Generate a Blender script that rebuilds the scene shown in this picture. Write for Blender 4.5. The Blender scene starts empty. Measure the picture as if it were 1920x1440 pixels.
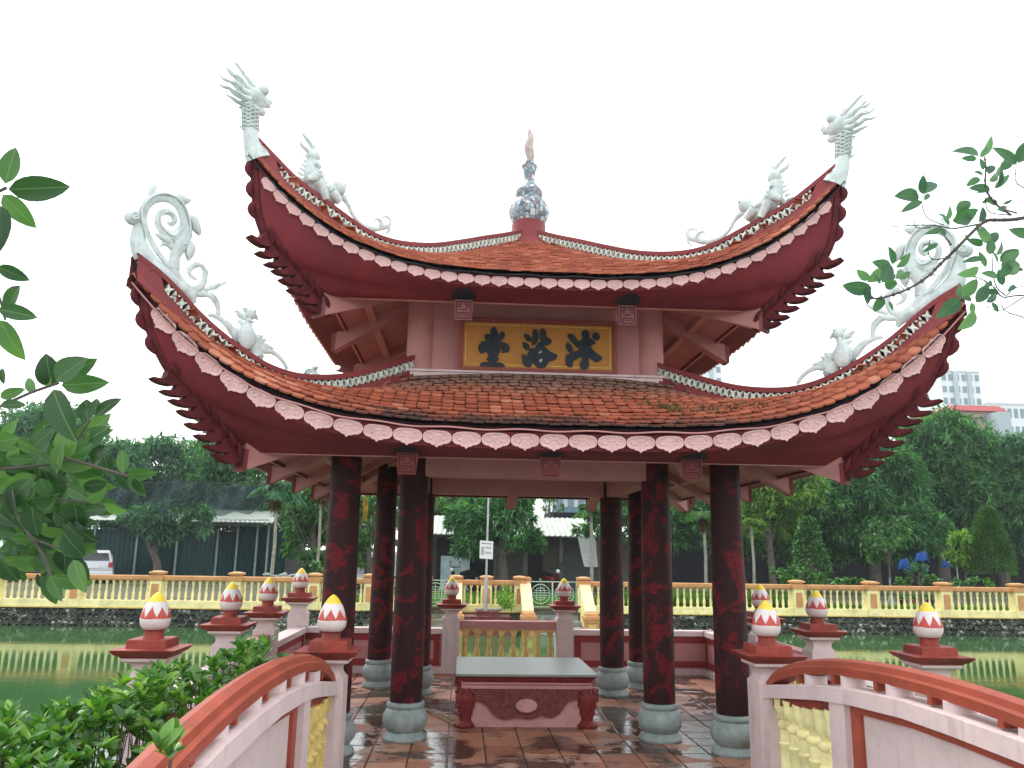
import bpy, bmesh, math, random
import numpy as np
from mathutils import Matrix, Vector
random.seed(7); rng = np.random.default_rng(7)
PI = math.pi
scene = bpy.context.scene
C = scene.collection
# ------------------------------------------------------------------ camera
FPX = 1509.9
CAM = np.array([-0.8526, -10.8443, 2.0])
_y, _p, _r = math.radians(3.4254), math.radians(11.8095), math.radians(0.9358)
FW = np.array([math.sin(_y)*math.cos(_p), math.cos(_y)*math.cos(_p), math.sin(_p)])
_R0 = np.array([math.cos(_y), -math.sin(_y), 0.0]); _U0 = np.cross(_R0, FW)
RT = _R0*math.cos(_r)+_U0*math.sin(_r); UP = _U0*math.cos(_r)-_R0*math.sin(_r)
cd = bpy.data.cameras.new('camera'); cam = bpy.data.objects.new('camera', cd); C.objects.link(cam)
cd.sensor_width = 36; cd.lens = FPX/1920*36; cd.clip_start = .05; cd.clip_end = 2000
M = Matrix.Identity(4)
for i in range(3):
    M[i][0] = RT[i]; M[i][1] = UP[i]; M[i][2] = -FW[i]; M[i][3] = CAM[i]
cam.matrix_world = M
scene.camera = cam
# ------------------------------------------------------------------ light
SUN_EL, SUN_AZ = math.radians(52), math.radians(-25)     # azimuth from +Y towards +X
w = bpy.data.worlds.new('World'); scene.world = w; w.use_nodes = True
nt = w.node_tree; nt.nodes.clear()
out = nt.nodes.new('ShaderNodeOutputWorld')
sky = nt.nodes.new('ShaderNodeTexSky'); sky.sky_type = 'NISHITA'; sky.sun_disc = False
sky.sun_elevation = SUN_EL; sky.sun_rotation = SUN_AZ; sky.air_density = 1.2; sky.dust_density = 3
b1 = nt.nodes.new('ShaderNodeBackground'); b1.inputs[1].default_value = 0.055
b2 = nt.nodes.new('ShaderNodeBackground'); b2.inputs[0].default_value = (.97, 1, 1, 1); b2.inputs[1].default_value = 1.15
ad = nt.nodes.new('ShaderNodeAddShader')
nt.links.new(sky.outputs[0], b1.inputs[0]); nt.links.new(b1.outputs[0], ad.inputs[0])
nt.links.new(b2.outputs[0], ad.inputs[1]); nt.links.new(ad.outputs[0], out.inputs[0])
sl = bpy.data.lights.new('sun', 'SUN'); sl.energy = 1.1; sl.angle = math.radians(14); sl.color = (1, .96, .9)
so = bpy.data.objects.new('sun', sl); C.objects.link(so)
sd = Vector((math.sin(SUN_AZ)*math.cos(SUN_EL), math.cos(SUN_AZ)*math.cos(SUN_EL), math.sin(SUN_EL)))
so.rotation_euler = sd.to_track_quat('Z', 'Y').to_euler()
scene.view_settings.view_transform = 'Standard'; scene.view_settings.look = 'None'
scene.view_settings.exposure = 0.58; scene.view_settings.gamma = 1
scene.view_settings.use_curve_mapping = False
scene.render.engine = 'CYCLES'
scene.cycles.max_bounces = 6; scene.cycles.diffuse_bounces = 3; scene.cycles.glossy_bounces = 3
scene.cycles.transparent_max_bounces = 6
# ------------------------------------------------------------------ pixel -> place helpers (for taking measurements)
def ray(x, y): return FW+RT*(x-960)/FPX-UP*(y-720)/FPX
def at(x, y, Y=None, Z=None, X=None, diag=None):
    d = ray(x, y)
    if Y is not None: t = (Y-CAM[1])/d[1]
    elif Z is not None: t = (Z-CAM[2])/d[2]
    elif X is not None: t = (X-CAM[0])/d[0]
    else: t = -(CAM[0]-diag*CAM[1])/(d[0]-diag*d[1])
    return CAM+t*d
def mpp(Y): return (Y-CAM[1])/FPX
# ------------------------------------------------------------------ materials
def nodes(name):
    m = bpy.data.materials.new(name); m.use_nodes = True
    n = m.node_tree.nodes; L = m.node_tree.links
    return m, n, L, n['Principled BSDF']
def ramp(n, L, src, stops):
    r = n.new('ShaderNodeValToRGB'); L.new(src, r.inputs[0])
    e = r.color_ramp.elements
    e[0].position, e[0].color = stops[0][0], (*stops[0][1], 1)
    e[1].position, e[1].color = stops[1][0], (*stops[1][1], 1)
    for p, c in stops[2:]:
        x = e.new(p); x.color = (*c, 1)
    return r
def noise(n, L, vec, scale, detail=4, rough=.55, dist=0):
    t = n.new('ShaderNodeTexNoise'); t.inputs['Scale'].default_value = scale
    t.inputs['Detail'].default_value = detail; t.inputs['Roughness'].default_value = rough
    t.inputs['Distortion'].default_value = dist
    if vec is not None: L.new(vec, t.inputs['Vector'])
    return t
def mixc(n, L, fac, a, b, mode='MIX'):
    x = n.new('ShaderNodeMix'); x.data_type = 'RGBA'; x.blend_type = mode
    for s, v in ((0, fac), (6, a), (7, b)):
        if hasattr(v, 'is_linked'): L.new(v, x.inputs[s])
        elif s == 0: x.inputs[s].default_value = v
        else: x.inputs[s].default_value = (*v, 1)
    return x.outputs[2]
def mathn(n, L, op, a, b=None):
    x = n.new('ShaderNodeMath'); x.operation = op
    for s, v in ((0, a), (1, b)):
        if v is None: continue
        if hasattr(v, 'is_linked'): L.new(v, x.inputs[s])
        else: x.inputs[s].default_value = v
    return x.outputs[0]
def sc(c, k): return tuple(min(1, v*k) for v in c)
def paint(name, col, rough=.6, var=.22, scale=2.5, bump=.25, bscale=40, dirt=None, dirt_amt=.5, dscale=3.5, metal=0, stretch=None, spec=.25, rand=0):
    m, n, L, p = nodes(name)
    g = n.new('ShaderNodeNewGeometry'); vec = g.outputs['Position']
    if stretch:
        mp = n.new('ShaderNodeMapping'); mp.inputs['Scale'].default_value = stretch
        L.new(vec, mp.inputs['Vector']); vec = mp.outputs[0]
    t = noise(n, L, vec, scale, 5, .6)
    r = ramp(n, L, t.outputs[0], [(.3, sc(col, 1-var)), (.7, sc(col, 1+var*.7))])
    c = r.outputs[0]
    if dirt is not None:
        t2 = noise(n, L, vec, dscale, 8, .7, .3)
        r2 = ramp(n, L, t2.outputs[0], [(.52-.1*dirt_amt, (0, 0, 0)), (.72, (dirt_amt,)*3)])
        c = mixc(n, L, r2.outputs[0], c, dirt)
    if rand:
        oi = n.new('ShaderNodeObjectInfo')
        k = mathn(n, L, 'ADD', oi.outputs['Random'], g.outputs['Random Per Island'])
        k = mathn(n, L, 'FRACT', k)
        r3 = ramp(n, L, k, [(0, (1-rand,)*3), (1, (1,)*3)])
        c = mixc(n, L, 1.0, c, r3.outputs[0], 'MULTIPLY')
    L.new(c, p.inputs['Base Color'])
    p.inputs['Roughness'].default_value = rough; p.inputs['Metallic'].default_value = metal
    p.inputs['Specular IOR Level'].default_value = spec
    if bump:
        t3 = noise(n, L, g.outputs['Position'], bscale, 6, .6)
        b = n.new('ShaderNodeBump'); b.inputs['Strength'].default_value = bump; b.inputs['Distance'].default_value = .01
        L.new(t3.outputs[0], b.inputs['Height']); L.new(b.outputs[0], p.inputs['Normal'])
    return m
def leafmat(name, c1, c2, c3, trans=.35, rough=.45, nscale=.6):
    m, n, L, p = nodes(name)
    g = n.new('ShaderNodeNewGeometry'); oi = n.new('ShaderNodeObjectInfo')
    k = mathn(n, L, 'FRACT', mathn(n, L, 'ADD', oi.outputs['Random'], g.outputs['Random Per Island']))
    r = ramp(n, L, k, [(0, c1), (.55, c2), (1, c3)])
    t = noise(n, L, g.outputs['Position'], nscale, 3)
    r2 = ramp(n, L, t.outputs[0], [(.35, (.62, .68, .72)), (.65, (1.15, 1.1, 1))])
    c = mixc(n, L, 1.0, r.outputs[0], r2.outputs[0], 'MULTIPLY')
    L.new(c, p.inputs['Base Color']); p.inputs['Roughness'].default_value = rough
    p.inputs['Specular IOR Level'].default_value = .45
    tr = n.new('ShaderNodeBsdfTranslucent'); c2_ = mixc(n, L, 1.0, c, (1.2, 1.5, .6), 'MULTIPLY'); L.new(c2_, tr.inputs[0])
    mx = n.new('ShaderNodeMixShader'); mx.inputs[0].default_value = trans
    L.new(p.outputs[0], mx.inputs[1]); L.new(tr.outputs[0], mx.inputs[2])
    L.new(mx.outputs[0], n['Material Output'].inputs[0])
    return m
DIRT = (.05, .045, .04)
RED = paint('dark_red_paint', (.205, .032, .038), .75, .25, 1.2, .2, 30, (.11, .025, .04), .7, 1.1, spec=.15)
RIDGE = paint('ridge_red_paint', (.25, .04, .042), .5, .25, 2, .15, 30, (.12, .04, .04), .6, 4)
FLAME = paint('carved_dark_red', (.125, .019, .024), .7, .4, 9, .6, 35, (.04, .012, .015), .7, 8, spec=.15)
PINK = paint('pink_paint', (.50, .23, .215), .6, .12, 2, .15, 30, (.28, .13, .12), .35, 3)
PINKT = paint('table_pink', (.58, .29, .27), .6, .12, 3, .2, 30, (.2, .1, .09), .5, 5)
MARK = paint('mark_dark_red', (.045, .010, .012), .6, .2, 6)
BLK = paint('end_block_red', (.20, .030, .030), .55, .2, 6, .2, 30)
BLKU = paint('end_block_dusty_red', (.22, .065, .07), .55, .2, 6, .2, 30)
def streaks(m, col=(.20, .17, .15), amt=.42, sx=9):
    n = m.node_tree.nodes; L = m.node_tree.links; p = n['Principled BSDF']; src = p.inputs['Base Color'].links[0].from_socket
    mp = n.new('ShaderNodeMapping'); mp.inputs['Scale'].default_value = (sx, sx, .9); L.new(n['Geometry'].outputs['Position'], mp.inputs['Vector'])
    t = noise(n, L, mp.outputs[0], 1.0, 6, .65); t2 = noise(n, L, n['Geometry'].outputs['Position'], 1.7, 4, .6)
    r = ramp(n, L, t.outputs[0], [(.52, (0, 0, 0)), (.70, (1, 1, 1))]); r2 = ramp(n, L, t2.outputs[0], [(.42, (0, 0, 0)), (.62, (amt,)*3)])
    c = mixc(n, L, mathn(n, L, 'MULTIPLY', r.outputs[0], r2.outputs[0]), src, col); L.new(c, p.inputs['Base Color']); return m
PINKW = paint('pale_pink_paint', (.67, .52, .51), .55, .06, 1.5, .25, 25, (.30, .25, .24), .30, 5)
MEDP = paint('medallion_pink', (.78, .50, .48), .5, .08, 3, .2, 60, (.25, .13, .13), .35, 8)
RAILR = paint('handrail_red', (.34, .066, .036), .5, .2, 3, .2, 40, (.2, .05, .035), .6, 7)
CAPR = paint('cap_red', (.33, .050, .034), .55, .28, 6, .35, 40, (.09, .035, .03), .85, 7)
YEL = paint('yellow_paint', (.95, .84, .42), .6, .10, 2, .15, 30, (.30, .26, .15), .5, 2.2)
YELB = paint('ochre_yellow_paint', (.78, .56, .18), .6, .15, 4, .2, 30, (.25, .17, .08), .7, 9)
ORG = paint('orange_paint', (.62, .30, .12), .6, .15, 3, .15, 30, (.25, .17, .1), .5, 5)
GREYG = paint('grey_green_stone', (.31, .37, .35), .5, .2, 5, .35, 30, (.12, .14, .12), .5, 9)
TABLE = paint('terrazzo', (.23, .27, .23), .32, .15, 7, .1, 60, (.15, .17, .14), .4, 4)
CARVE = paint('carved_table_red', (.20, .050, .040), .65, .4, 14, 1, 26, (.10, .04, .035), .8, 12)
TABR = paint('table_red', (.21, .028, .025), .5, .25, 8, .3, 30, (.1, .03, .03), .5, 8)
PANR = paint('panel_frame_red', (.27, .03, .028), .55, .2, 4, .2, 30)
STAT = paint('statue_cement', (.66, .72, .70), .65, .16, 6, 1.0, 28, (.34, .40, .40), .7, 9)
LATT = paint('glazed_lattice', (.72, .74, .66), .4, .25, 12, .4, 30, (.12, .13, .10), .6, 16)
DARK = paint('near_black', (.03, .028, .035), .7, .3, 6, .3, 30)  # mottled near-black for decks, gaps, cables and patches
SIGNY = paint('sign_ochre', (.47, .21, .035), .5, .2, 3, .2, 40, (.40, .13, .05), .6, 3)
SIGNR = paint('sign_frame_red', (.26, .06, .045), .55, .2, 5)
INK = paint('ink_blue_black', (.012, .022, .030), .45, .3, 10, .4, 40)
STEEL = paint('steel', (.42, .44, .44), .35, .15, 3, .05, 30, metal=.7)
WHITE = paint('white_board', (.8, .8, .8), .5, .05, 3, .02, 20)
BLACK = paint('black_rubber', (.012, .012, .013), .6, .2, 5, .1, 30)
WOOD = paint('bamboo', (.32, .22, .12), .6, .3, 10, .3, 40, (.08, .06, .05), .6, 18)
BARK = paint('bark', (.10, .085, .07), .85, .35, 6, .8, 14, (.2, .2, .18), .4, 9)
BARKP = paint('pale_bark', (.33, .31, .26), .8, .3, 8, .5, 14, (.12, .11, .09), .6, 9)
GROUND = paint('earth', (.11, .10, .065), .9, .35, 1.5, .5, 8, (.07, .10, .035), .8, 1.2)
CONC = paint('concrete_steps', (.34, .36, .34), .75, .25, 2, .4, 20, (.06, .065, .055), .8, 3)
PEDR = paint('pedestal_red', (.19, .045, .045), .6, .25, 3, .2, 20, (.4, .3, .26), .4, 6)
GRSTEEL = paint('gate_green_metal', (.45, .62, .50), .5, .1, 5, .05, 30)
SHEDG = paint('shed_green_sheet', (.010, .050, .050), .45, .3, 1.2, .1, 8, (.006, .02, .028), .6, .8, stretch=(1, 1, .3))
SHEDP = paint('shed_post', (.22, .28, .27), .5, .2, 4)
TIN = paint('tin_roof', (.42, .46, .40), .5, .15, 1, .1, 8, (.22, .22, .19), .5, 1.6)
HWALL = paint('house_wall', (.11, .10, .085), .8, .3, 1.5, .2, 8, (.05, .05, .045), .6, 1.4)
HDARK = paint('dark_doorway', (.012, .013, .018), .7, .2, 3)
HSHUT = paint('grey_shutter', (.085, .095, .095), .6, .2, 2)
CARS = paint('silver_car_paint', (.52, .55, .57), .25, .05, 3, 0, metal=.3)
CARR = paint('dark_red_car_paint', (.16, .012, .016), .25, .05, 3, 0)
GLASSD = paint('dark_glass', (.015, .02, .025), .08, .1, 3, 0, spec=.6)
LAMPR = paint('red_lamp', (.35, .02, .02), .3, .1, 3, 0)
TARPB = paint('blue_tarp', (.02, .10, .38), .5, .2, 2, .3, 10)
TARPW = paint('white_tarp', (.62, .66, .68), .6, .12, 2, .2, 10)
TERRA = paint('old_terracotta', (.35, .12, .07), .8, .2, 5)
BRED = paint('building_red_roof', (.42, .10, .10), .7, .1, 1, 0)
BTAN = paint('building_tan', (.48, .40, .33), .8, .1, .3, 0)
BWHT = paint('building_haze_white', (.72, .76, .76), .8, .06, .2, 0)  # distance haze is put into this and the next two pale bluish colours
BGRY = paint('building_haze_grey', (.42, .50, .52), .8, .06, .2, 0)
BWIN = paint('building_haze_window', (.20, .28, .32), .3, .15, .5, 0)
# tiles
def tile_mat():
    m, n, L, p = nodes('clay_roof_tile')
    g = n.new('ShaderNodeNewGeometry'); oi = n.new('ShaderNodeObjectInfo')
    k = mathn(n, L, 'FRACT', mathn(n, L, 'ADD', oi.outputs['Random'], g.outputs['Random Per Island']))
    r = ramp(n, L, k, [(0, (.27, .062, .030)), (.5, (.36, .085, .038)), (.9, (.43, .115, .052)), (1, (.50, .19, .11))])
    # weathering: grey bloom along the top courses of the lower roof, black mould along the eave
    sp = n.new('ShaderNodeSeparateXYZ'); L.new(g.outputs['Position'], sp.inputs[0])
    t = noise(n, L, g.outputs['Position'], 2.2, 6, .7, .4)
    h = mathn(n, L, 'ADD', sp.outputs[2], mathn(n, L, 'MULTIPLY', mathn(n, L, 'SUBTRACT', t.outputs[0], .5), .55))
    gr = ramp(n, L, h, [(0, (0, 0, 0)), (.001, (0, 0, 0))])
    gm = n.new('ShaderNodeMapRange'); gm.inputs[1].default_value = 3.62; gm.inputs[2].default_value = 3.90
    gm.inputs[3].default_value = 0; gm.inputs[4].default_value = .75; L.new(h, gm.inputs[0])
    gm2 = n.new('ShaderNodeMapRange'); gm2.inputs[1].default_value = 4.2; gm2.inputs[2].default_value = 4.3
    gm2.inputs[3].default_value = 1; gm2.inputs[4].default_value = 0; L.new(sp.outputs[2], gm2.inputs[0])
    ax = mathn(n, L, 'ABSOLUTE', sp.outputs[0])
    gm3 = n.new('ShaderNodeMapRange'); gm3.inputs[1].default_value = 1.6; gm3.inputs[2].default_value = 2.4
    gm3.inputs[3].default_value = 1; gm3.inputs[4].default_value = 0; L.new(ax, gm3.inputs[0])
    f = mathn(n, L, 'MULTIPLY', mathn(n, L, 'MULTIPLY', gm.outputs[0], gm2.outputs[0]), gm3.outputs[0])
    c = mixc(n, L, f, r.outputs[0], (.15, .11, .085))
    bm = n.new('ShaderNodeMapRange'); bm.inputs[1].default_value = 3.34; bm.inputs[2].default_value = 3.22
    bm.inputs[3].default_value = 0; bm.inputs[4].default_value = .85; L.new(h, bm.inputs[0])
    c = mixc(n, L, bm.outputs[0], c, (.035, .022, .022))
    t2 = noise(n, L, g.outputs['Position'], 9, 8, .75, .5)
    r2 = ramp(n, L, t2.outputs[0], [(.58, (0, 0, 0)), (.74, (.55,)*3)])
    c = mixc(n, L, r2.outputs[0], c, (.10, .045, .035))
    L.new(c, p.inputs['Base Color']); p.inputs['Roughness'].default_value = .75
    b = n.new('ShaderNodeBump'); b.inputs['Strength'].default_value = .4; b.inputs['Distance'].default_value = .006
    t3 = noise(n, L, g.outputs['Position'], 60, 5); L.new(t3.outputs[0], b.inputs['Height']); L.new(b.outputs[0], p.inputs['Normal'])
    return m
TILE = tile_mat()
def floor_mat():
    m, n, L, p = nodes('wet_brick_tile')
    g = n.new('ShaderNodeNewGeometry'); oi = n.new('ShaderNodeObjectInfo')
    r = ramp(n, L, oi.outputs['Random'], [(0, (.30, .115, .065)), (.5, (.42, .17, .095)), (1, (.50, .26, .17))])
    t = noise(n, L, g.outputs['Position'], 1.3, 8, .68, .5)
    wet = ramp(n, L, t.outputs[0], [(.45, (0, 0, 0)), (.53, (1, 1, 1))])
    c = mixc(n, L, mathn(n, L, 'MULTIPLY', wet.outputs[0], .88), r.outputs[0], (.040, .026, .022))
    t2 = noise(n, L, g.outputs['Position'], 5, 8, .7)
    r2 = ramp(n, L, t2.outputs[0], [(.5, (0, 0, 0)), (.75, (.6,)*3)]); c = mixc(n, L, r2.outputs[0], c, (.12, .095, .07))
    L.new(c, p.inputs['Base Color'])
    rr = ramp(n, L, wet.outputs[0], [(0, (.62,)*3), (1, (.1,)*3)]); L.new(rr.outputs[0], p.inputs['Roughness'])
    b = n.new('ShaderNodeBump'); b.inputs['Strength'].default_value = .25; b.inputs['Distance'].default_value = .01
    t3 = noise(n, L, g.outputs['Position'], 14, 6); L.new(t3.outputs[0], b.inputs['Height']); L.new(b.outputs[0], p.inputs['Normal'])
    return m
FLOORM = floor_mat()
JOINT = paint('wet_mortar', (.05, .05, .04), .35, .4, 6, .4, 20)
def column_mat():
    m, n, L, p = nodes('lacquered_dragon_column')
    g = n.new('ShaderNodeNewGeometry')
    t = noise(n, L, g.outputs['Position'], 2.0, 3, .55, 2.6)
    a = ramp(n, L, t.outputs[0], [(.44, (0, 0, 0)), (.47, (1, 1, 1))])
    t2 = noise(n, L, g.outputs['Position'], 10, 3, .6, 2.5)
    sw = ramp(n, L, t2.outputs[0], [(.47, (0, 0, 0)), (.5, (1, 1, 1)), (.54, (1, 1, 1)), (.57, (0, 0, 0))])
    v = n.new('ShaderNodeTexVoronoi'); v.inputs['Scale'].default_value = 26; v.feature = 'DISTANCE_TO_EDGE'
    L.new(g.outputs['Position'], v.inputs['Vector'])
    ve = ramp(n, L, v.outputs[0], [(.02, (1, 1, 1)), (.12, (0, 0, 0))])
    dark = mathn(n, L, 'MULTIPLY', a.outputs[0], .86)
    c = mixc(n, L, dark, (.150, .010, .016), (.013, .009, .009))
    c = mixc(n, L, mathn(n, L, 'MULTIPLY', sw.outputs[0], .75), c, (.018, .008, .008))
    sc1 = mathn(n, L, 'MULTIPLY', mathn(n, L, 'MULTIPLY', ve.outputs[0], a.outputs[0]), .13)
    c = mixc(n, L, sc1, c, (.11, .035, .03))
    L.new(c, p.inputs['Base Color']); p.inputs['Roughness'].default_value = .45; p.inputs['Specular IOR Level'].default_value = .12
    b = n.new('ShaderNodeBump'); b.inputs['Strength'].default_value = .35; b.inputs['Distance'].default_value = .01
    L.new(sw.outputs[0], b.inputs['Height']); L.new(b.outputs[0], p.inputs['Normal'])
    return m
COLM = column_mat()
def mosaic_mat():
    m, n, L, p = nodes('broken_china_mosaic')
    g = n.new('ShaderNodeNewGeometry')
    v = n.new('ShaderNodeTexVoronoi'); v.inputs['Scale'].default_value = 15; L.new(g.outputs['Position'], v.inputs['Vector'])
    v2 = n.new('ShaderNodeTexVoronoi'); v2.inputs['Scale'].default_value = 15; v2.feature = 'DISTANCE_TO_EDGE'; L.new(g.outputs['Position'], v2.inputs['Vector'])
    s = n.new('ShaderNodeSeparateColor'); L.new(v.outputs['Color'], s.inputs[0])
    r = ramp(n, L, s.outputs[0], [(0, (.06, .12, .18)), (.25, (.30, .40, .46)), (.5, (.62, .68, .68)), (.75, (.14, .20, .24)), (1, (.38, .22, .24))])
    e = ramp(n, L, v2.outputs[0], [(.02, (1, 1, 1)), (.07, (0, 0, 0))])
    c = mixc(n, L, e.outputs[0], r.outputs[0], (.10, .11, .13))
    L.new(c, p.inputs['Base Color']); p.inputs['Roughness'].default_value = .25
    b = n.new('ShaderNodeBump'); b.inputs['Strength'].default_value = .6; b.invert = True; b.inputs['Distance'].default_value = .02
    L.new(e.outputs[0], b.inputs['Height']); L.new(b.outputs[0], p.inputs['Normal'])
    return m
MOS = mosaic_mat()
def lotus_mat():
    m, n, L, p = nodes('painted_lotus_bud')
    tc = n.new('ShaderNodeTexCoord'); s = n.new('ShaderNodeSeparateXYZ'); L.new(tc.outputs['Object'], s.inputs[0])
    g = n.new('ShaderNodeNewGeometry')
    t = noise(n, L, g.outputs['Position'], 9, 3); 
    z = mathn(n, L, 'ADD', s.outputs[2], mathn(n, L, 'MULTIPLY', mathn(n, L, 'SUBTRACT', t.outputs[0], .5), .03))
    ang = mathn(n, L, 'ARCTAN2', s.outputs[1], s.outputs[0])
    ph = mathn(n, L, 'MULTIPLY', mathn(n, L, 'ADD', ang, PI), 8/(2*PI))
    tri = mathn(n, L, 'ABSOLUTE', mathn(n, L, 'SUBTRACT', mathn(n, L, 'FRACT', ph), .5))   # 0..0.5
    zz = mathn(n, L, 'SUBTRACT', z, mathn(n, L, 'MULTIPLY', tri, .17))
    white = (.70, .60, .585); red = (.52, .055, .04); yel = (.85, .62, .05)
    isred = mathn(n, L, 'GREATER_THAN', z, 1.388)
    iswh = mathn(n, L, 'GREATER_THAN', zz, 1.402)
    isy = mathn(n, L, 'GREATER_THAN', z, 1.527)
    t4 = noise(n, L, g.outputs['Position'], 20, 6, .7)
    r4 = ramp(n, L, t4.outputs[0], [(.5, (0, 0, 0)), (.8, (.5,)*3)])
    c = mixc(n, L, isred, white, red); c = mixc(n, L, iswh, c, (.74, .66, .65)); c = mixc(n, L, isy, c, yel)
    c = mixc(n, L, r4.outputs[0], c, (.35, .25, .22))
    L.new(c, p.inputs['Base Color']); p.inputs['Roughness'].default_value = .5
    b = n.new('ShaderNodeBump'); b.inputs['Strength'].default_value = .5; b.inputs['Distance'].default_value = .01
    t3 = noise(n, L, g.outputs['Position'], 35, 5); h = mathn(n, L, 'ADD', mathn(n, L, 'MULTIPLY', t3.outputs[0], .5), mathn(n, L, 'MULTIPLY', iswh, .8))
    L.new(h, b.inputs['Height']); L.new(b.outputs[0], p.inputs['Normal'])
    return m
LOTUS = lotus_mat()
def water_mat():
    m, n, L, p = nodes('pond_water')
    g = n.new('ShaderNodeNewGeometry')
    p.inputs['Base Color'].default_value = (.045, .115, .035, 1); p.inputs['Roughness'].default_value = .03
    p.inputs['IOR'].default_value = 1.33
    mp = n.new('ShaderNodeMapping'); mp.inputs['Scale'].default_value = (.7, 2.2, 1); L.new(g.outputs['Position'], mp.inputs['Vector'])
    t = noise(n, L, mp.outputs[0], 2.0, 4, .6, .3)
    b = n.new('ShaderNodeBump'); b.inputs['Strength'].default_value = .05; b.inputs['Distance'].default_value = .04
    L.new(t.outputs[0], b.inputs['Height']); L.new(b.outputs[0], p.inputs['Normal'])
    return m
WATER = water_mat()
def stone_mat():
    m, n, L, p = nodes('mouldy_bank_stone')
    g = n.new('ShaderNodeNewGeometry')
    r = ramp(n, L, g.outputs['Random Per Island'], [(0, (.018, .022, .018)), (.7, (.035, .04, .03)), (1, (.10, .11, .09))])
    t = noise(n, L, g.outputs['Position'], 3.4, 7, .72, .6)
    r2 = ramp(n, L, t.outputs[0], [(.55, (0, 0, 0)), (.58, (.95,)*3)])
    c = mixc(n, L, r2.outputs[0], r.outputs[0], (.48, .49, .42))
    L.new(c, p.inputs['Base Color']); p.inputs['Roughness'].default_value = .85
    return m
STONE = stone_mat()
STONEB = paint('bank_mortar', (.15, .155, .13), .9, .5, 3, .5, 12, (.03, .035, .03), .8, 1.2)
def net_mat():
    m, n, L, p = nodes('shade_net')
    g = n.new('ShaderNodeNewGeometry')
    t = noise(n, L, g.outputs['Position'], 1.3, 6, .7, .6)
    r = ramp(n, L, t.outputs[0], [(.35, (.010, .026, .034)), (.7, (.030, .065, .075))]); L.new(r.outputs[0], p.inputs['Base Color'])
    p.inputs['Roughness'].default_value = .8
    tr = n.new('ShaderNodeBsdfTransparent'); mx = n.new('ShaderNodeMixShader'); mx.inputs[0].default_value = .66
    L.new(tr.outputs[0], mx.inputs[1]); L.new(p.outputs[0], mx.inputs[2]); L.new(mx.outputs[0], n['Material Output'].inputs[0])
    return m
NET = net_mat()
MANGO = leafmat('mango_leaves', (.022, .092, .042), (.055, .20, .080), (.18, .42, .12), .32)
MANGOB = leafmat('mango_leaves_bluish', (.030, .105, .070), (.062, .20, .120), (.15, .34, .17), .32)
BRIGHT = leafmat('bright_leaves', (.09, .20, .03), (.16, .32, .05), (.26, .42, .07), .35)
MIDG = leafmat('mid_green_leaves', (.03, .11, .03), (.07, .20, .05), (.14, .32, .07), .3)
BUSHM = leafmat('shrub_leaves', (.045, .14, .028), (.10, .26, .045), (.28, .46, .07), .3, .28, 2.5)
def midrib(m, w_=.012):
    n = m.node_tree.nodes; L = m.node_tree.links; p = n['Principled BSDF']; src = p.inputs['Base Color'].links[0].from_socket
    tc = n.new('ShaderNodeTexCoord'); sp = n.new('ShaderNodeSeparateXYZ'); L.new(tc.outputs['Object'], sp.inputs[0])
    ax = mathn(n, L, 'ABSOLUTE', sp.outputs[0]); f = mathn(n, L, 'LESS_THAN', ax, w_)
    vn = mathn(n, L, 'SINE', mathn(n, L, 'MULTIPLY', mathn(n, L, 'SUBTRACT', sp.outputs[1], mathn(n, L, 'MULTIPLY', ax, .7)), 62.0))
    f2 = mathn(n, L, 'MULTIPLY', mathn(n, L, 'GREATER_THAN', vn, .93), .16)
    c = mixc(n, L, mathn(n, L, 'MULTIPLY', mathn(n, L, 'MAXIMUM', f, f2), .5), src, (.22, .34, .12))
    sp_ = noise(n, L, n['Geometry'].outputs['Position'], 60, 3, .6); r = ramp(n, L, sp_.outputs[0], [(.66, (0, 0, 0)), (.72, (.6,)*3)])
    c = mixc(n, L, r.outputs[0], c, (.10, .07, .025)); L.new(c, p.inputs['Base Color']); return m
BIGL = leafmat('big_oval_leaves', (.014, .050, .016), (.036, .105, .030), (.10, .22, .05), .28, .3, 5)
RLEAF = leafmat('glare_pale_leaves', (.045, .12, .080), (.080, .18, .115), (.14, .27, .15), .40, .4, 3)  # paler, bluer greens with the sky glare mixed into the colour
CONI = leafmat('conifer_green', (.045, .13, .035), (.085, .21, .05), (.14, .30, .07), .2, .6, 2)
GRASSM = leafmat('grass_green', (.06, .16, .02), (.13, .29, .04), (.22, .40, .07), .3, .6, 1)
WEEDM = leafmat('roof_weed', (.16, .05, .03), (.15, .10, .04), (.14, .20, .06), .2, .8, 6)
DRYP = leafmat('dry_palm_frond', (.42, .22, .03), (.60, .36, .06), (.70, .48, .12), .4, .6, 3)
midrib(BIGL); midrib(RLEAF)
streaks(PINKW); streaks(YEL, (.45, .38, .2), .3, 7); streaks(GREYG, (.10, .12, .10), .5, 12); streaks(STAT, (.22, .26, .26), .6, 14); streaks(RED, (.08, .02, .03), .6, 6)
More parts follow.
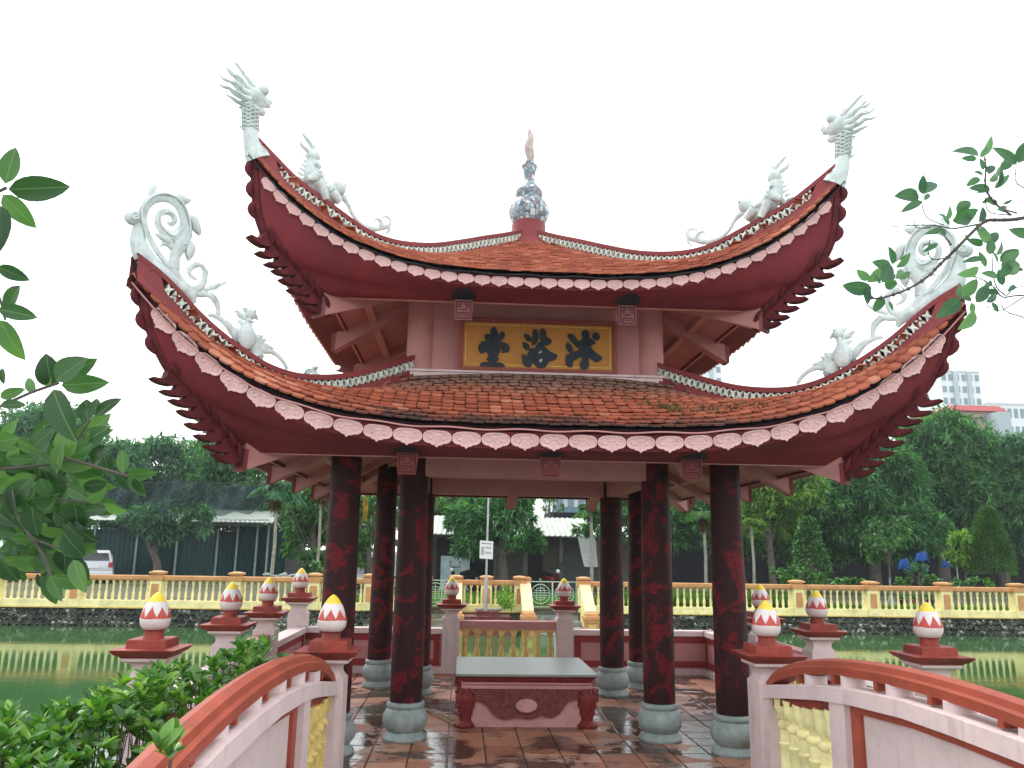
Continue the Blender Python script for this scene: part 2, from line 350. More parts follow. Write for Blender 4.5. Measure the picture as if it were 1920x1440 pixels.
# ------------------------------------------------------------------ mesh builder
class MB:
    def __init__(s): s.v = []; s.f = []; s.m = []
    def add(s, V, F, m=0):
        o = len(s.v); s.v += [tuple(map(float, p)) for p in V]
        s.f += [tuple(i+o for i in f) for f in F]; s.m += [m]*len(F); return s
    def box(s, x0, x1, y0, y1, z0, z1, m=0):
        V = [(x0, y0, z0), (x1, y0, z0), (x1, y1, z0), (x0, y1, z0), (x0, y0, z1), (x1, y0, z1), (x1, y1, z1), (x0, y1, z1)]
        return s.add(V, [(0, 3, 2, 1), (4, 5, 6, 7), (0, 1, 5, 4), (1, 2, 6, 5), (2, 3, 7, 6), (3, 0, 4, 7)], m)
    def bbox(s, x0, x1, y0, y1, z0, z1, b=.01, m=0):        # chamfered on the vertical/top edges
        return s.stack([(x0, x1, y0, y1, z0), (x0, x1, y0, y1, z1-b), (x0+b, x1-b, y0+b, y1-b, z1)], m)
    def stack(s, L, m=0):                                    # loft of rectangles (x0,x1,y0,y1,z)
        V = []; F = []
        for x0, x1, y0, y1, z in L: V += [(x0, y0, z), (x1, y0, z), (x1, y1, z), (x0, y1, z)]
        n = len(L)
        for i in range(n-1):
            for j in range(4):
                k = (j+1) % 4; F.append((i*4+j, i*4+k, i*4+4+k, i*4+4+j))
        F.append((3, 2, 1, 0)); F.append(tuple((n-1)*4+j for j in range(4)))
        return s.add(V, F, m)
    def sq(s, cx, cy, prof, m=0):                            # square loft, prof=[(half,z)..]
        return s.stack([(cx-h, cx+h, cy-h, cy+h, z) for h, z in prof], m)
    def lathe(s, prof, n=20, c=(0, 0, 0), m=0):
        V = []; F = []
        for r, z in prof:
            for k in range(n):
                a = 2*PI*k/n; V.append((c[0]+r*math.cos(a), c[1]+r*math.sin(a), c[2]+z))
        for i in range(len(prof)-1):
            for k in range(n):
                k2 = (k+1) % n; F.append((i*n+k, i*n+k2, i*n+n+k2, i*n+n+k))
        F.append(tuple(range(n-1, -1, -1))); F.append(tuple((len(prof)-1)*n+k for k in range(n)))
        return s.add(V, F, m)
    def tube(s, P, R, n=8, m=0, flat=None, cap=True):       # flat=(normal, ratio)
        P = [Vector(p) for p in P]; N = len(P)
        if not isinstance(R, (list, tuple)): R = [R]*N
        V = []; F = []; prev = None
        for i in range(N):
            t = (P[min(i+1, N-1)]-P[max(i-1, 0)])
            t = t.normalized() if t.length > 1e-9 else Vector((0, 0, 1))
            if flat: a = Vector(flat[0]).normalized(); b = t.cross(a).normalized(); ka = flat[1]
            else:
                if prev is None: prev = Vector((0, 0, 1)) if abs(t.z) < .9 else Vector((1, 0, 0))
                a = (prev-t*prev.dot(t)).normalized(); prev = a; b = t.cross(a); ka = 1
            for k in range(n):
                q = 2*PI*k/n; V.append(P[i]+b*(R[i]*math.cos(q))+a*(R[i]*math.sin(q)*ka))
        for i in range(N-1):
            for k in range(n):
                k2 = (k+1) % n; F.append((i*n+k, i*n+k2, i*n+n+k2, i*n+n+k))
        if cap: F.append(tuple(range(n-1, -1, -1))); F.append(tuple((N-1)*n+k for k in range(n)))
        return s.add(V, F, m)
    def blob(s, c, r, n=10, m=0, ax=None):
        c = Vector(c); 
        if not isinstance(r, (list, tuple)): r = (r, r, r)
        A = ax or (Vector((1, 0, 0)), Vector((0, 1, 0)), Vector((0, 0, 1)))
        V = []; F = []; h = max(4, n//2)
        for i in range(1, h):
            th = PI*i/h
            for k in range(n):
                q = 2*PI*k/n
                V.append(c+A[0]*(r[0]*math.sin(th)*math.cos(q))+A[1]*(r[1]*math.sin(th)*math.sin(q))+A[2]*(r[2]*math.cos(th)))
        for i in range(h-2):
            for k in range(n):
                k2 = (k+1) % n; F.append((i*n+k, i*n+n+k, i*n+n+k2, i*n+k2))
        a = len(V); V.append(c+A[2]*r[2]); V.append(c-A[2]*r[2])
        for k in range(n):
            k2 = (k+1) % n; F.append((a, k, k2)); F.append((a+1, (h-2)*n+k2, (h-2)*n+k))
        return s.add(V, F, m)
    def prism(s, poly, f, d0, d1, m=0):                      # poly of (a,b); f(a,b,d)->xyz
        n = len(poly)
        V = [f(a, b, d0) for a, b in poly]+[f(a, b, d1) for a, b in poly]
        F = [tuple(range(n)), tuple(range(2*n-1, n-1, -1))]+[(i, n+i, n+(i+1) % n, (i+1) % n) for i in range(n)]
        return s.add(V, F, m)
    def grid(s, fn, nu, nv, m=0, closed=False):
        V = [fn(i/nu, j/nv) for j in range(nv+1) for i in range(nu+1)]
        F = [(j*(nu+1)+i, j*(nu+1)+i+1, (j+1)*(nu+1)+i+1, (j+1)*(nu+1)+i) for j in range(nv) for i in range(nu)]
        return s.add(V, F, m)
    def mesh(s, name, mats, smooth=True, ang=38, recalc=True):
        me = bpy.data.meshes.new(name); me.from_pydata(s.v, [], s.f)
        if not isinstance(mats, (list, tuple)): mats = [mats]
        for q in mats: me.materials.append(q)
        if max(s.m, default=0): me.polygons.foreach_set('material_index', s.m)
        if recalc:
            bm = bmesh.new(); bm.from_mesh(me); bmesh.ops.recalc_face_normals(bm, faces=bm.faces); bm.to_mesh(me); bm.free()
        if smooth:
            me.polygons.foreach_set('use_smooth', [True]*len(me.polygons)); me.set_sharp_from_angle(angle=math.radians(ang))
        me.update(); return me
    def build(s, name, mats, parent=None, **k):
        return link(name, s.mesh(name, mats, **k), parent)
def link(name, me, parent=None, loc=None, rz=0, mat=None):
    o = bpy.data.objects.new(name, me); C.objects.link(o)
    if parent: o.parent = parent
    if loc is not None: o.location = loc
    if rz: o.rotation_euler = (0, 0, rz)
    if mat is not None: o.matrix_local = mat
    return o
def tag(o, label=None, cat=None, group=None, kind=None):
    for k, v in (('label', label), ('category', cat), ('group', group), ('kind', kind)):
        if v: o[k] = v
    return o
def thing(name, label, cat, loc=(0, 0, 0), rz=0, group=None):
    o = link(name, None, None, loc, rz); o.empty_display_size = .2
    return tag(o, label, cat, group)
def copy_tree(o, parent=None):
    c = o.copy(); C.objects.link(c)
    if parent: c.parent = parent
    for ch in list(o.children): copy_tree(ch, c)
    return c
def rotcopy(o, k):                                          # same part on another side of the square pavilion
    c = copy_tree(o, o.parent); c.matrix_local = Matrix.Rotation(k*PI/2, 4, 'Z') @ o.matrix_local; return c
def np_mesh(name, T, F, mats4, mat, smooth=False):          # many copies of one template joined in one mesh
    T = np.asarray(T, float); A = np.asarray(mats4, float); m = len(A); n = len(T)
    V = np.einsum('mij,nj->mni', A[:, :3, :3], T)+A[:, None, :3, 3]
    V = V.reshape(-1, 3)
    lt = np.array([len(f) for f in F]); li = np.concatenate([np.array(f) for f in F])
    LI = (li[None, :]+np.arange(m)[:, None]*n).reshape(-1); LT = np.tile(lt, m)
    LS = np.concatenate([[0], np.cumsum(LT)[:-1]])
    me = bpy.data.meshes.new(name); me.vertices.add(len(V)); me.vertices.foreach_set('co', V.ravel().astype('f4'))
    me.loops.add(len(LI)); me.loops.foreach_set('vertex_index', LI.astype('i4'))
    me.polygons.add(len(LT)); me.polygons.foreach_set('loop_start', LS.astype('i4')); me.polygons.foreach_set('loop_total', LT.astype('i4'))
    if smooth: me.polygons.foreach_set('use_smooth', np.ones(len(LT), bool))
    me.materials.append(mat); me.update(calc_edges=True); return me
def chaikin(P, k=1):
    for _ in range(k):
        Q = []
        for i in range(len(P)):
            a, b = P[i], P[(i+1) % len(P)]
            Q += [(a[0]*.75+b[0]*.25, a[1]*.75+b[1]*.25), (a[0]*.25+b[0]*.75, a[1]*.25+b[1]*.75)]
        P = Q
    return P
def spline(P, k=6):                                         # Catmull-Rom through points (any dim)
    P = [np.array(p, float) for p in P]; P = [2*P[0]-P[1]]+P+[2*P[-1]-P[-2]]; O = []
    for i in range(1, len(P)-2):
        for j in range(k):
            t = j/k; a, b, c, d = P[i-1], P[i], P[i+1], P[i+2]
            O.append(.5*((2*b)+(c-a)*t+(2*a-5*b+4*c-d)*t*t+(-a+3*b-3*c+d)*t**3))
    O.append(P[-2]); return O
def interp(x, tab):
    xs = [a for a, b in tab]; ys = [b for a, b in tab]
    return float(np.interp(x, xs, ys))
# ================================================================== SETTING
WZ = -.35
b = MB(); b.box(-150, 150, -60, 14.97, WZ-.02, WZ); b.build('water', WATER, smooth=False)['kind'] = 'structure'
b = MB(); b.box(-400, 400, 15.12, 900, -1.2, .30); b.build('ground', GROUND, smooth=False)['kind'] = 'structure'
b = MB(); b.grid(lambda u, v: (-9+6.9*u, -12+8.9*v, -.32+.35*math.sin(PI*u)*max(0, math.sin(PI*v))), 10, 10)
b.build('planting_bed', GROUND)['kind'] = 'structure'
b = MB(); b.box(-30, 30, -30, -8.9, -1, .38); b.build('near_shore', CONC, smooth=False)['kind'] = 'structure'
# platform base and tiles
PL = 3.72
fl = MB(); fl.box(-PL, PL, -3.55, 3.72, -1.0, -.022); fl = tag(fl.build('floor', JOINT, smooth=False), kind='structure')
TW, TD = .385, .340
tm = MB(); tm.stack([(-TW/2+.007, TW/2-.007, -TD/2+.007, TD/2-.007, -.022), (-TW/2+.007, TW/2-.007, -TD/2+.007, TD/2-.007, -.003),
                     (-TW/2+.012, TW/2-.012, -TD/2+.012, TD/2-.012, 0)]); tme = tm.mesh('floor_tile', FLOORM, smooth=False)
rows = []; k = 0
for j in range(21):
    for i in range(-9, 10):
        rows.append((-3.42+TD*(j+.5)-.02, i*TW+.04))
front = [q for q in rows if q[0] < 2.0]
front = front[:300]; rest = [q for q in rows if q not in front]
for y, x in front:
    o = link('floor_tile', tme, fl, (x, y, random.uniform(-.003, .001))); o.rotation_euler = (random.uniform(-.004, .004), random.uniform(-.004, .004), 0)
me = np_mesh('floor_tile', [v.co for v in tme.vertices], [tuple(p.vertices) for p in tme.polygons],
             [np.array(Matrix.Translation((x, y, 0))) for y, x in rest], FLOORM)
link('floor_tile', me, fl)['kind'] = 'stuff'
hz = MB(); hz.box(-260, 260, -70, 260, -1.5, 62)
hm = bpy.data.materials.new('haze_air'); hm.use_nodes = True; hn = hm.node_tree.nodes; hn.clear()
ho_ = hn.new('ShaderNodeOutputMaterial'); hv = hn.new('ShaderNodeVolumePrincipled'); hv.inputs['Color'].default_value = (.93, .97, 1, 1); hv.inputs['Density'].default_value = .0006; hv.inputs['Anisotropy'].default_value = .3
hm.node_tree.links.new(hv.outputs[0], ho_.inputs['Volume']); hz.build('haze', hm, smooth=False)['kind'] = 'stuff'
# ================================================================== PAVILION
pav = thing('pavilion', 'two tiered red square pavilion with upswept tiled roofs on dark dragon columns', 'pavilion')
LT, UT = 3.81, 3.11
# hip curves (half extent s, z): outer tile line on the diagonal
LHIP = [(1.50, 4.04), (1.856, 3.765), (2.185, 3.62), (2.494, 3.575), (2.785, 3.62), (3.06, 3.74), (3.33, 3.915), (3.52, 4.075), (3.66, 4.20), (3.81, 4.33), (3.85, 4.36)]
UHIP = [(.10, 6.31), (.7, 5.90), (1.0, 5.71), (1.35, 5.52), (1.74, 5.395), (2.05, 5.38), (2.3, 5.46), (2.55, 5.56), (2.75, 5.66), (2.95, 5.80), (3.11, 5.95), (3.14, 5.97)]
def zlow(s): return 3.146+.914*max(0, (3.42-s)/1.90)**1.07
def zup(s): return 4.850+1.46*max(0, (2.86-s)/2.76)**1.06
ROOFS = {'low': dict(T=LT+.04, c0=3.42, c1=1.52, z=zlow, hip=LHIP, q=4.1, hz=4.36), 'up': dict(T=UT+.03, c0=2.86, c1=.10, z=zup, hip=UHIP, q=3.5, hz=5.99)}
def rp(R, v, t):
    c = R['c0']+(R['c1']-R['c0'])*v; h = R['T']+(R['c1']-R['T'])*v
    a = abs(t); q = R['q']*(1-v)+2.2*v
    zc = R['z'](c); zh = interp(h, R['hip'])
    return np.array([t*h, -(c+(h-c)*a**2.5), zc+(zh-zc)*a**q])
LMED = dict(T=3.79, c=2.975, z0=3.10, A=1.10, q=4.4)
def low_eave(t, off=0): return np.array([t*LT, -(2.97+.84*abs(t)**3), 3.17+1.13*abs(t)**4.4])
LOUT = [(2.967, 2.70), (3.05, 2.89), (3.23, 3.15), (3.37, 3.36), (3.545, 3.56), (3.65, 3.775), (3.74, 4.02), (3.80, 4.33)]
UOUT = [(2.34, 4.42), (2.43, 4.56), (2.56, 4.70), (2.73, 4.90), (2.89, 5.03), (2.985, 5.2), (3.045, 5.42), (3.10, 5.93)]
def fascia_fn(kind):
    if kind == 'low':
        hip = [(2.93, 2.907)]+[p for p in LOUT if p[1] > 2.95]; C = [(2.907, 2.907), (3.33, 2.950), (3.355, 3.105)]; q = 4.05; band = .17
    else:
        hip = [(2.40, 4.68), (2.55, 4.70), (2.72, 4.885), (2.88, 5.01), (2.98, 5.2), (3.04, 5.42), (3.10, 5.90)]; C = [(2.377, 4.678), (2.785, 4.715), (2.80, 4.842)]; q = 3.4; band = .14
    hs = [tuple(p) for p in spline(hip, 6)]; ac = [0]
    for i in range(1, len(hs)): ac.append(ac[-1]+math.hypot((hs[i][0]-hs[i-1][0])*1.414, hs[i][1]-hs[i-1][1]))
    Lh = ac[-1]
    def f(t, w):
        al = (Lh-band)*w/.7 if w < .7 else Lh-band+band*(w-.7)/.3
        sh = float(np.interp(al, ac, [p[0] for p in hs])); zh = float(np.interp(al, ac, [p[1] for p in hs]))
        cs = float(np.interp(w, [0, .7, 1], [p[0] for p in C])); cz = float(np.interp(w, [0, .7, 1], [p[1] for p in C])); a = abs(t)
        return np.array([t*sh, -(cs+(sh-cs)*a**2.5), cz+(zh-cz)*a**q])
    return f
FAS = {'low': fascia_fn('low'), 'up': fascia_fn('up')}
# tile template: rounded lower end
def tile_tpl(w, l, th=.011):
    out_ = [(-w/2, l), (-w/2, .042), (-w*.41, .017), (-w*.22, .003), (0, 0), (w*.22, .003), (w*.41, .017), (w/2, .042), (w/2, l)]
    n = len(out_)
    V = [(x, y, th+.034*(1-y/l)) for x, y in out_]+[(x, y, .030*(1-y/l)) for x, y in out_]
    F = [tuple(range(n))[::-1]]+[(i, n+i, n+i+1, i+1)[::-1] for i in range(n-1)]
    return V, F
def tile_frames(R, wt, step, jit=1.0):
    fr = []; L0 = 0
    pts = [rp(R, v, 0) for v in np.linspace(0, 1, 60)]
    d = np.concatenate([[0], np.cumsum([np.linalg.norm(pts[i+1]-pts[i]) for i in range(59)])])
    nrow = int(d[-1]/step)
    for r in range(nrow):
        v = float(np.interp(r*step, d, np.linspace(0, 1, 60)))
        ts = np.linspace(-1, 1, 161); pp = np.array([rp(R, v, t) for t in ts])
        a = np.concatenate([[0], np.cumsum(np.linalg.norm(np.diff(pp, axis=0), axis=1))])
        n = int(a[-1]/wt); off = .5 if r % 2 else 0
        for k in range(n+1):
            s = (k+off)*wt+(a[-1]-n*wt)/2
            if s > a[-1] or s < 0: continue
            t = float(np.interp(s, a, ts))
            t0 = max(-1, min(1, t)); P = rp(R, v, t0)
            T_ = rp(R, v, min(1, t0+.01))-rp(R, v, max(-1, t0-.01)); T_ /= np.linalg.norm(T_)
            U_ = rp(R, min(1, v+.02), t0)-rp(R, v, t0); N_ = np.cross(T_, U_); N_ /= np.linalg.norm(N_)
            U_ = np.cross(N_, T_)
            m4 = np.eye(4); m4[:3, 0] = T_; m4[:3, 1] = U_; m4[:3, 2] = N_
            m4[:3, 3] = P+N_*random.uniform(-.002, .008)*jit-U_*random.uniform(0, .018)
            g = random.gauss(0, .025); cg, sg = math.cos(g), math.sin(g); Rz = np.eye(4); Rz[0, 0] = cg; Rz[0, 1] = -sg; Rz[1, 0] = sg; Rz[1, 1] = cg
            fr.append(m4@Rz)
    return fr
# --- roofs
def build_roof(kind):
    R = ROOFS[kind]; F = FAS[kind]; low = kind == 'low'
    root = link(('lower_roof' if low else 'upper_roof'), None, pav); root['label'] = 'lower tiled roof tier with upswept corners' if low else 'upper tiled roof tier under the mosaic finial'
    b = MB(); b.grid(lambda u, v: rp(R, v, u*2-1)-np.array([0, 0, .012]), 60, 16)
    deck = b.build('roof_deck', DARK, root, recalc=False)
    for k in (1, 2, 3): rotcopy(deck, k)
    # eave underside strip between tile line and fascia top (upper one coloured dark to paint in the shadow gap)
    b = MB()
    def strip(u, v):
        t = u*2-1; A = rp(R, 0, t); B = F(t, 1.0); return A*(1-v)+(B+np.array([0, .06, 0]))*v
    b.grid(strip, 60, 1); e = b.build('eave_edge', FLAME if low else DARK, root, recalc=False)
    # fascia board
    b = MB(); n = 72
    b.grid(lambda u, v: F(u*2-1, v), n, 20)
    b.grid(lambda u, v: F(u*2-1, v)+np.array([0, .05, .02])*(1 if abs(u*2-1) < .97 else .3), n, 20)
    b.grid(lambda u, v: F(u*2-1, 0)+np.array([0, .05*v, .02*v]), n, 1)
    b.grid(lambda u, v: F(u*2-1, 1)+np.array([0, .05*v, .02*v]), n, 1)
    fa = b.build('fascia', RED, root, recalc=False, ang=45)
    # thin pink drip line along the bottom of the board
    bz = F(0, 0)
    b = MB(); hw = (2.9 if low else 2.37); b.box(-hw, hw, bz[1]-.001, bz[1]+.03, bz[2]-.009, bz[2]-.002)
    dl = b.build('drip_line', PINK, root)
    # soffit
    b = MB(); s0, z0, s1, z1 = (2.89, 2.93, 1.50, 3.66) if low else (2.36, 4.70, 1.40, 5.20)
    def sof(u, v):
        s = s0+(s1-s0)*v; return np.array([(u*2-1)*s, -s, z0+(z1-z0)*v])
    b.grid(sof, 12, 4); sf = b.build('soffit', PINK, root, recalc=False)
    s_, z_ = (2.50, 3.05) if low else (2.02, 4.80)
    b = MB(); b.stack([(-s_, s_, -s_-.05, -s_+.05, z_), (-s_, s_, -s_-.05, -s_+.05, z_+.12)]); pu = b.build('purlin', PINK, root)
    parts = [e, fa, dl, sf, pu]
    for k in (1, 2, 3):
        for o in parts: rotcopy(o, k)
    # bracket beams with seal-script end blocks
    rot_ = []
    xs = (-1.385, 0.0, 1.40) if low else (-.89, .89)
    so_, zb, slope, si = (3.05, 2.725, .55, 1.45) if low else (2.51, 4.435, .60, 1.40)
    hgt = .20 if low else .21
    def beam(mbx, x, diag=False):
        w = .085
        if diag:
            d = Vector((-1, -1, 0)).normalized(); nn = Vector((1, -1, 0)).normalized()
            f = lambda s, z, k: d*(s*1.41421)+nn*k+Vector((0, 0, z))
            so2 = so_-.05; 
            mbx.prism([(so2-.02, zb), (so2-.02, zb+.26), (si, zb+.26+slope*(so2-si)), (si, zb+slope*(so2-si)-.02)], f, -w, w)
        else:
            f = lambda s, z, k: Vector((x+k, -s, z))
            mbx.prism([(so_-.02, zb), (so_-.02, zb+.22), (si, zb+.26+slope*(so_-si)), (si, zb+slope*(so_-si))], f, -w, w)
    def block(x, diag=False):
        if diag:
            d = Vector((-1, -1, 0)).normalized(); nn = Vector((1, -1, 0)).normalized(); o_ = d*(so_-.07)*1.41421
            f = lambda a, z, dd: o_+nn*a+d*dd+Vector((0, 0, zb+z))
        else: f = lambda a, z, dd: Vector((x+a, -so_-dd, zb+z))
        q = MB(); H = hgt
        q.prism([(-.088, -.008), (.088, -.008), (.103, H), (-.103, H)], f, -.02, .02)
        bo = q.build('end_block', BLK if low else BLKU, root)
        q = MB()
        def bar(a0, a1, z0_, z1_): q.prism([(a0, z0_), (a1, z0_), (a1, z1_), (a0, z1_)], f, .018, .0245)
        t = .012; W = .082
        bar(-W, W, H-.022, H-.022+t); bar(-W+.01, W-.01, .006, .006+t); bar(-W, -W+t, .019, H-.023); bar(W-t, W, .019, H-.023)
        for sg in (-1, 1):
            bar(*sorted((sg*.018, sg*.060)), H-.052, H-.040); bar(*sorted((sg*.018, sg*.029)), H-.039, H-.028)
            bar(*sorted((sg*.026, sg*.064)), H-.078, H-.066)
        bar(-.036, .036, H-.108, H-.096); bar(-.054, .054, .064, .076)
        bar(-.054, -.042, .026, .063); bar(.042, .054, .026, .063); bar(-.026, .026, .040, .050)
        q.build('seal_script_mark', MARK, bo)
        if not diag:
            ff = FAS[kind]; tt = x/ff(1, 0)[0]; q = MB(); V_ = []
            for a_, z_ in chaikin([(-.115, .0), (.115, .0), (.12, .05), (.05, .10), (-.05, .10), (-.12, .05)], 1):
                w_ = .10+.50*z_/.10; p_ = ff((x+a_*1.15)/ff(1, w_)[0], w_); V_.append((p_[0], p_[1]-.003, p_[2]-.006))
            q.add(V_, [tuple(range(len(V_)))]); so__ = q.build('dark_patch', DARK, root); rot_.append(so__)  # plain dark patch lying on the fascia above the block
        return bo
    for x in xs:
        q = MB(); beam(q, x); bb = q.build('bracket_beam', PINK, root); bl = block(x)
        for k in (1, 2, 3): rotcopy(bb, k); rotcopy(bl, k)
    q = MB(); beam(q, 0, True); bb = q.build('bracket_beam', PINK, root); bl = block(0, True)
    for k in (1, 2, 3): rotcopy(bb, k); rotcopy(bl, k)
    # carved flames under the hip
    OUT = LOUT if low else UOUT
    d = Vector((-1, -1, 0)).normalized(); nn = Vector((1, -1, 0)).normalized()
    def D(s, z, k=0): return d*(s*1.41421)+nn*k+Vector((0, 0, z))
    curve = spline([(s, z) for s, z in OUT], 8)
    acc = [0]
    for i in range(1, len(curve)): acc.append(acc[-1]+math.hypot((curve[i][0]-curve[i-1][0])*1.414, curve[i][1]-curve[i-1][1]))
    def cv(a):
        a = max(0, min(1, a))*acc[-1]
        return np.array([np.interp(a, acc, [c_[0] for c_ in curve]), np.interp(a, acc, [c_[1] for c_ in curve])])
    hb = MB(); hb.tube([D(*(cv(a)-np.array([.025, 0]))) for a in np.linspace(.04, 1, 22)], [.05]*20+[.04, .03], 8)
    hbm = hb.build('hip_beam', FLAME, root)
    nfl = 8
    for i in range(nfl):
        a0 = .06+.52*i/nfl; da = .52/nfl; K = 1.0-.04*abs(i-3)
        p0 = cv(a0); p1 = cv(a0+da); tx = (p1-p0); ln = math.hypot(tx[0]*1.414, tx[1]); tg = np.array([tx[0]*1.414, tx[1]])/ln; nr = np.array([tg[1], -tg[0]])
        def q_(al, ou): v_ = al*tg*ln+ou*nr; return (p0[0]+v_[0]/1.414, p0[1]+v_[1])
        poly = [q_(-.05, -.10), q_(-.05, .025), q_(.08, .07), q_(.35, .12*K), q_(.75, .165*K), q_(1.15, .19*K), q_(1.50, .195*K), q_(1.15, .150*K), q_(.92, .105), q_(.86, .07), q_(.95, .035), q_(1.05, .02), q_(1.05, -.10)]
        q = MB(); q.prism(chaikin(poly, 1), lambda s_, z_, k_: D(s_, z_, k_), -.055, .055)
        q.build('flame_leaf', FLAME, hbm, ang=50)
        for sg in (-1, 1):
            q = MB(); P = []
            for u in np.linspace(0, 1, 6):
                c_ = q_(u*1.35, -.03-.03*u); P.append(D(c_[0], c_[1], sg*(.045+.05*math.sin(u*2.2))))
            q.tube(P, [.025, .034, .034, .028, .018, .005], 7); q.build('flame_bud', FLAME, hbm)
    for i in range(3 if low else 4):                        # scalloped crest higher up
        a = .66+.11*i; q = MB(); P = []
        for u in np.linspace(0, 1, 7):
            c_ = cv(a+.10*u); P.append(D(c_[0]+.030*math.sin(PI*min(1, u*1.15))+.002, c_[1]))
        q.tube(P, [.01, .026, .034, .036, .034, .028, .01], 7); q.build('crest_lobe', FLAME, hbm)
    for k in (1, 2, 3): rotcopy(hbm, k)
    # hip ridge
    if low: TOP = [(1.50, 4.27), (1.69, 4.147), (1.95, 3.995), (2.2, 3.87), (2.43, 3.80), (2.65, 3.775), (2.87, 3.82), (3.07, 3.925), (3.25, 4.05), (3.4, 4.18), (3.55, 4.34), (3.68, 4.46), (3.83, 4.56)]
    else: TOP = [(.11, 6.50), (.4, 6.31), (.7, 6.13), (.98, 5.955), (1.35, 5.745), (1.74, 5.61), (2.05, 5.60), (2.3, 5.69), (2.55, 5.79), (2.72, 5.86), (2.94, 6.02), (3.08, 6.13)]
    tp = spline(TOP, 5); ridge = link('hip_ridge', None, root)
    smin, smax = tp[0][0], tp[-1][0]
    def ztop(s): return float(np.interp(s, [p[0] for p in tp], [p[1] for p in tp]))
    def zhip(s): return interp(s, R['hip'])
    SS = np.linspace(smin, smax, 60)
    def ribbon(mb, lo, hi, w0, w1, r=False):
        def fn(u, v):
            s = smin+(smax-smin)*u
            L4 = [(-w0, lo(s)), (-w1, hi(s)), (w1, hi(s)), (w0, lo(s)), (-w0, lo(s))]
            k, z = L4[int(round(v*4))]; return D(s, z, k)
        mb.grid(fn, 59, 4)
    q = MB(); ribbon(q, lambda s: ztop(s)-.062, lambda s: ztop(s)-.012, .075, .08); ribbon(q, lambda s: ztop(s)-.015, lambda s: ztop(s), .078, .05)
    q.build('ridge_cap', RIDGE, ridge, recalc=True)
    send = smax-.17
    q = MB(); ribbon(q, lambda s: zhip(s)-.06, lambda s: max(zhip(s)+.012, ztop(s)-(.168 if s < send else .062)), .08, .072)
    ribbon(q, lambda s: zhip(s)-.06, lambda s: zhip(s)+.012, .115, .10)
    q.build('ridge_base', RIDGE, ridge)
    q = MB(); ribbon(q, lambda s: ztop(s)-.17, lambda s: ztop(s)-.055, .004, .004); q.build('ridge_core', DARK, ridge)
    # lattice blocks
    st = MB(); a = .039; c_ = .015
    star = [(-a, -.053), (0, -c_*1.7), (a, -.053), (c_*1.3, 0), (a, .053), (0, c_*1.7), (-a, .053), (-c_*1.3, 0)]
    def fx(x, z, dd): return (x, dd, z)
    for s0_, s1_ in ((-.070, -.012), (.012, .070)):
        st.prism(star, fx, s0_, s1_)
        st.prism([(x*.5, z*.5) for x, z in star], fx, s0_-.008 if s0_ < 0 else s1_, s0_ if s0_ < 0 else s1_+.008)
    sme = st.mesh('lattice_block', LATT, smooth=False)
    step = .082; arc = [0]
    for i in range(1, 60): arc.append(arc[-1]+math.hypot((SS[i]-SS[i-1])*1.414, ztop(SS[i])-ztop(SS[i-1])))
    aend = float(np.interp(send, SS, arc)); frs = []
    for i in range(int(aend/step)):
        s = float(np.interp((i+.5)*step, arc, SS)); sl_ = (ztop(s+.01)-ztop(s-.01))/(.02*1.41421)
        ex = Vector((d.x, d.y, sl_)).normalized(); ey = Vector((-nn.x, -nn.y, 0)); ez = ex.cross(ey)
        if ez.z < 0: ez = -ez; ey = -ey
        P = D(s, ztop(s)-.115); m4 = Matrix(((ex.x, ey.x, ez.x, P.x), (ex.y, ey.y, ez.y, P.y), (ex.z, ey.z, ez.z, P.z), (0, 0, 0, 1)))
        frs.append(m4)
    rear = copy_tree(ridge, root)
    bj = np_mesh('lattice_block', [v.co for v in sme.vertices], [tuple(p.vertices) for p in sme.polygons], [np.array(m_) for m_ in frs], LATT)
    link('lattice_block', bj, rear)['kind'] = 'stuff'
    rear.matrix_local = Matrix.Rotation(PI, 4, 'Z'); r3 = copy_tree(rear, root); r3.matrix_local = Matrix.Rotation(1.5*PI, 4, 'Z')
    for m_ in frs: link('lattice_block', sme, ridge, mat=m_)
    rotcopy(ridge, 1)
    # eave medallions
    W_, H_ = (.135, .074) if low else (.0855, .053)
    A_, q_, z0_ = (1.02, 4.4, 3.068) if low else (.955, 3.87, 4.905)
    o1 = [(-1, .25), (-.93, .62), (-.7, .9), (-.3, 1), (.3, 1), (.7, .9), (.93, .62), (1, .25), (.97, -.12), (.84, -.40), (.60, -.56), (.50, -.52), (.34, -.74), (.13, -.80), (0, -1.08), (-.13, -.80), (-.34, -.74), (-.50, -.52), (-.60, -.56), (-.84, -.40), (-.97, -.12)]
    q = MB(); q.prism([(x*W_, z*H_) for x, z in o1], fx, -.012, .02)
    q.tube([(x*W_*.95, -.014, z*H_*.95) for x, z in o1+[o1[0]]], W_*.07, 5, cap=False)
    for sg in (-1, 1):
        P = []
        for u in np.linspace(0, 1, 16):
            an = u*2.3*PI+.6; rr_ = (.10+.26*(1-u))
            P.append((sg*(.52*W_+math.cos(an)*rr_*W_*.95), -.014, (.28*H_+math.sin(an)*rr_*H_*1.5)))
        q.tube(P, W_*.06, 5)
        q.tube([(sg*.30*W_, -.013, .05*H_), (sg*.42*W_, -.013, -.25*H_)], W_*.04, 4)
        q.tube([(sg*.12*W_, -.013, -.02*H_), (sg*.2*W_, -.013, -.45*H_)], W_*.035, 4)
    q.tube([(-.3*W_, -.013, .35*H_), (.3*W_, -.013, .35*H_)], W_*.04, 4); q.tube([(0, -.013, 0), (0, -.013, -.6*H_)], W_*.035, 4)
    mm = q.mesh('eave_medallion', MEDP, smooth=True)
    def mc(t): return F(t, .85)
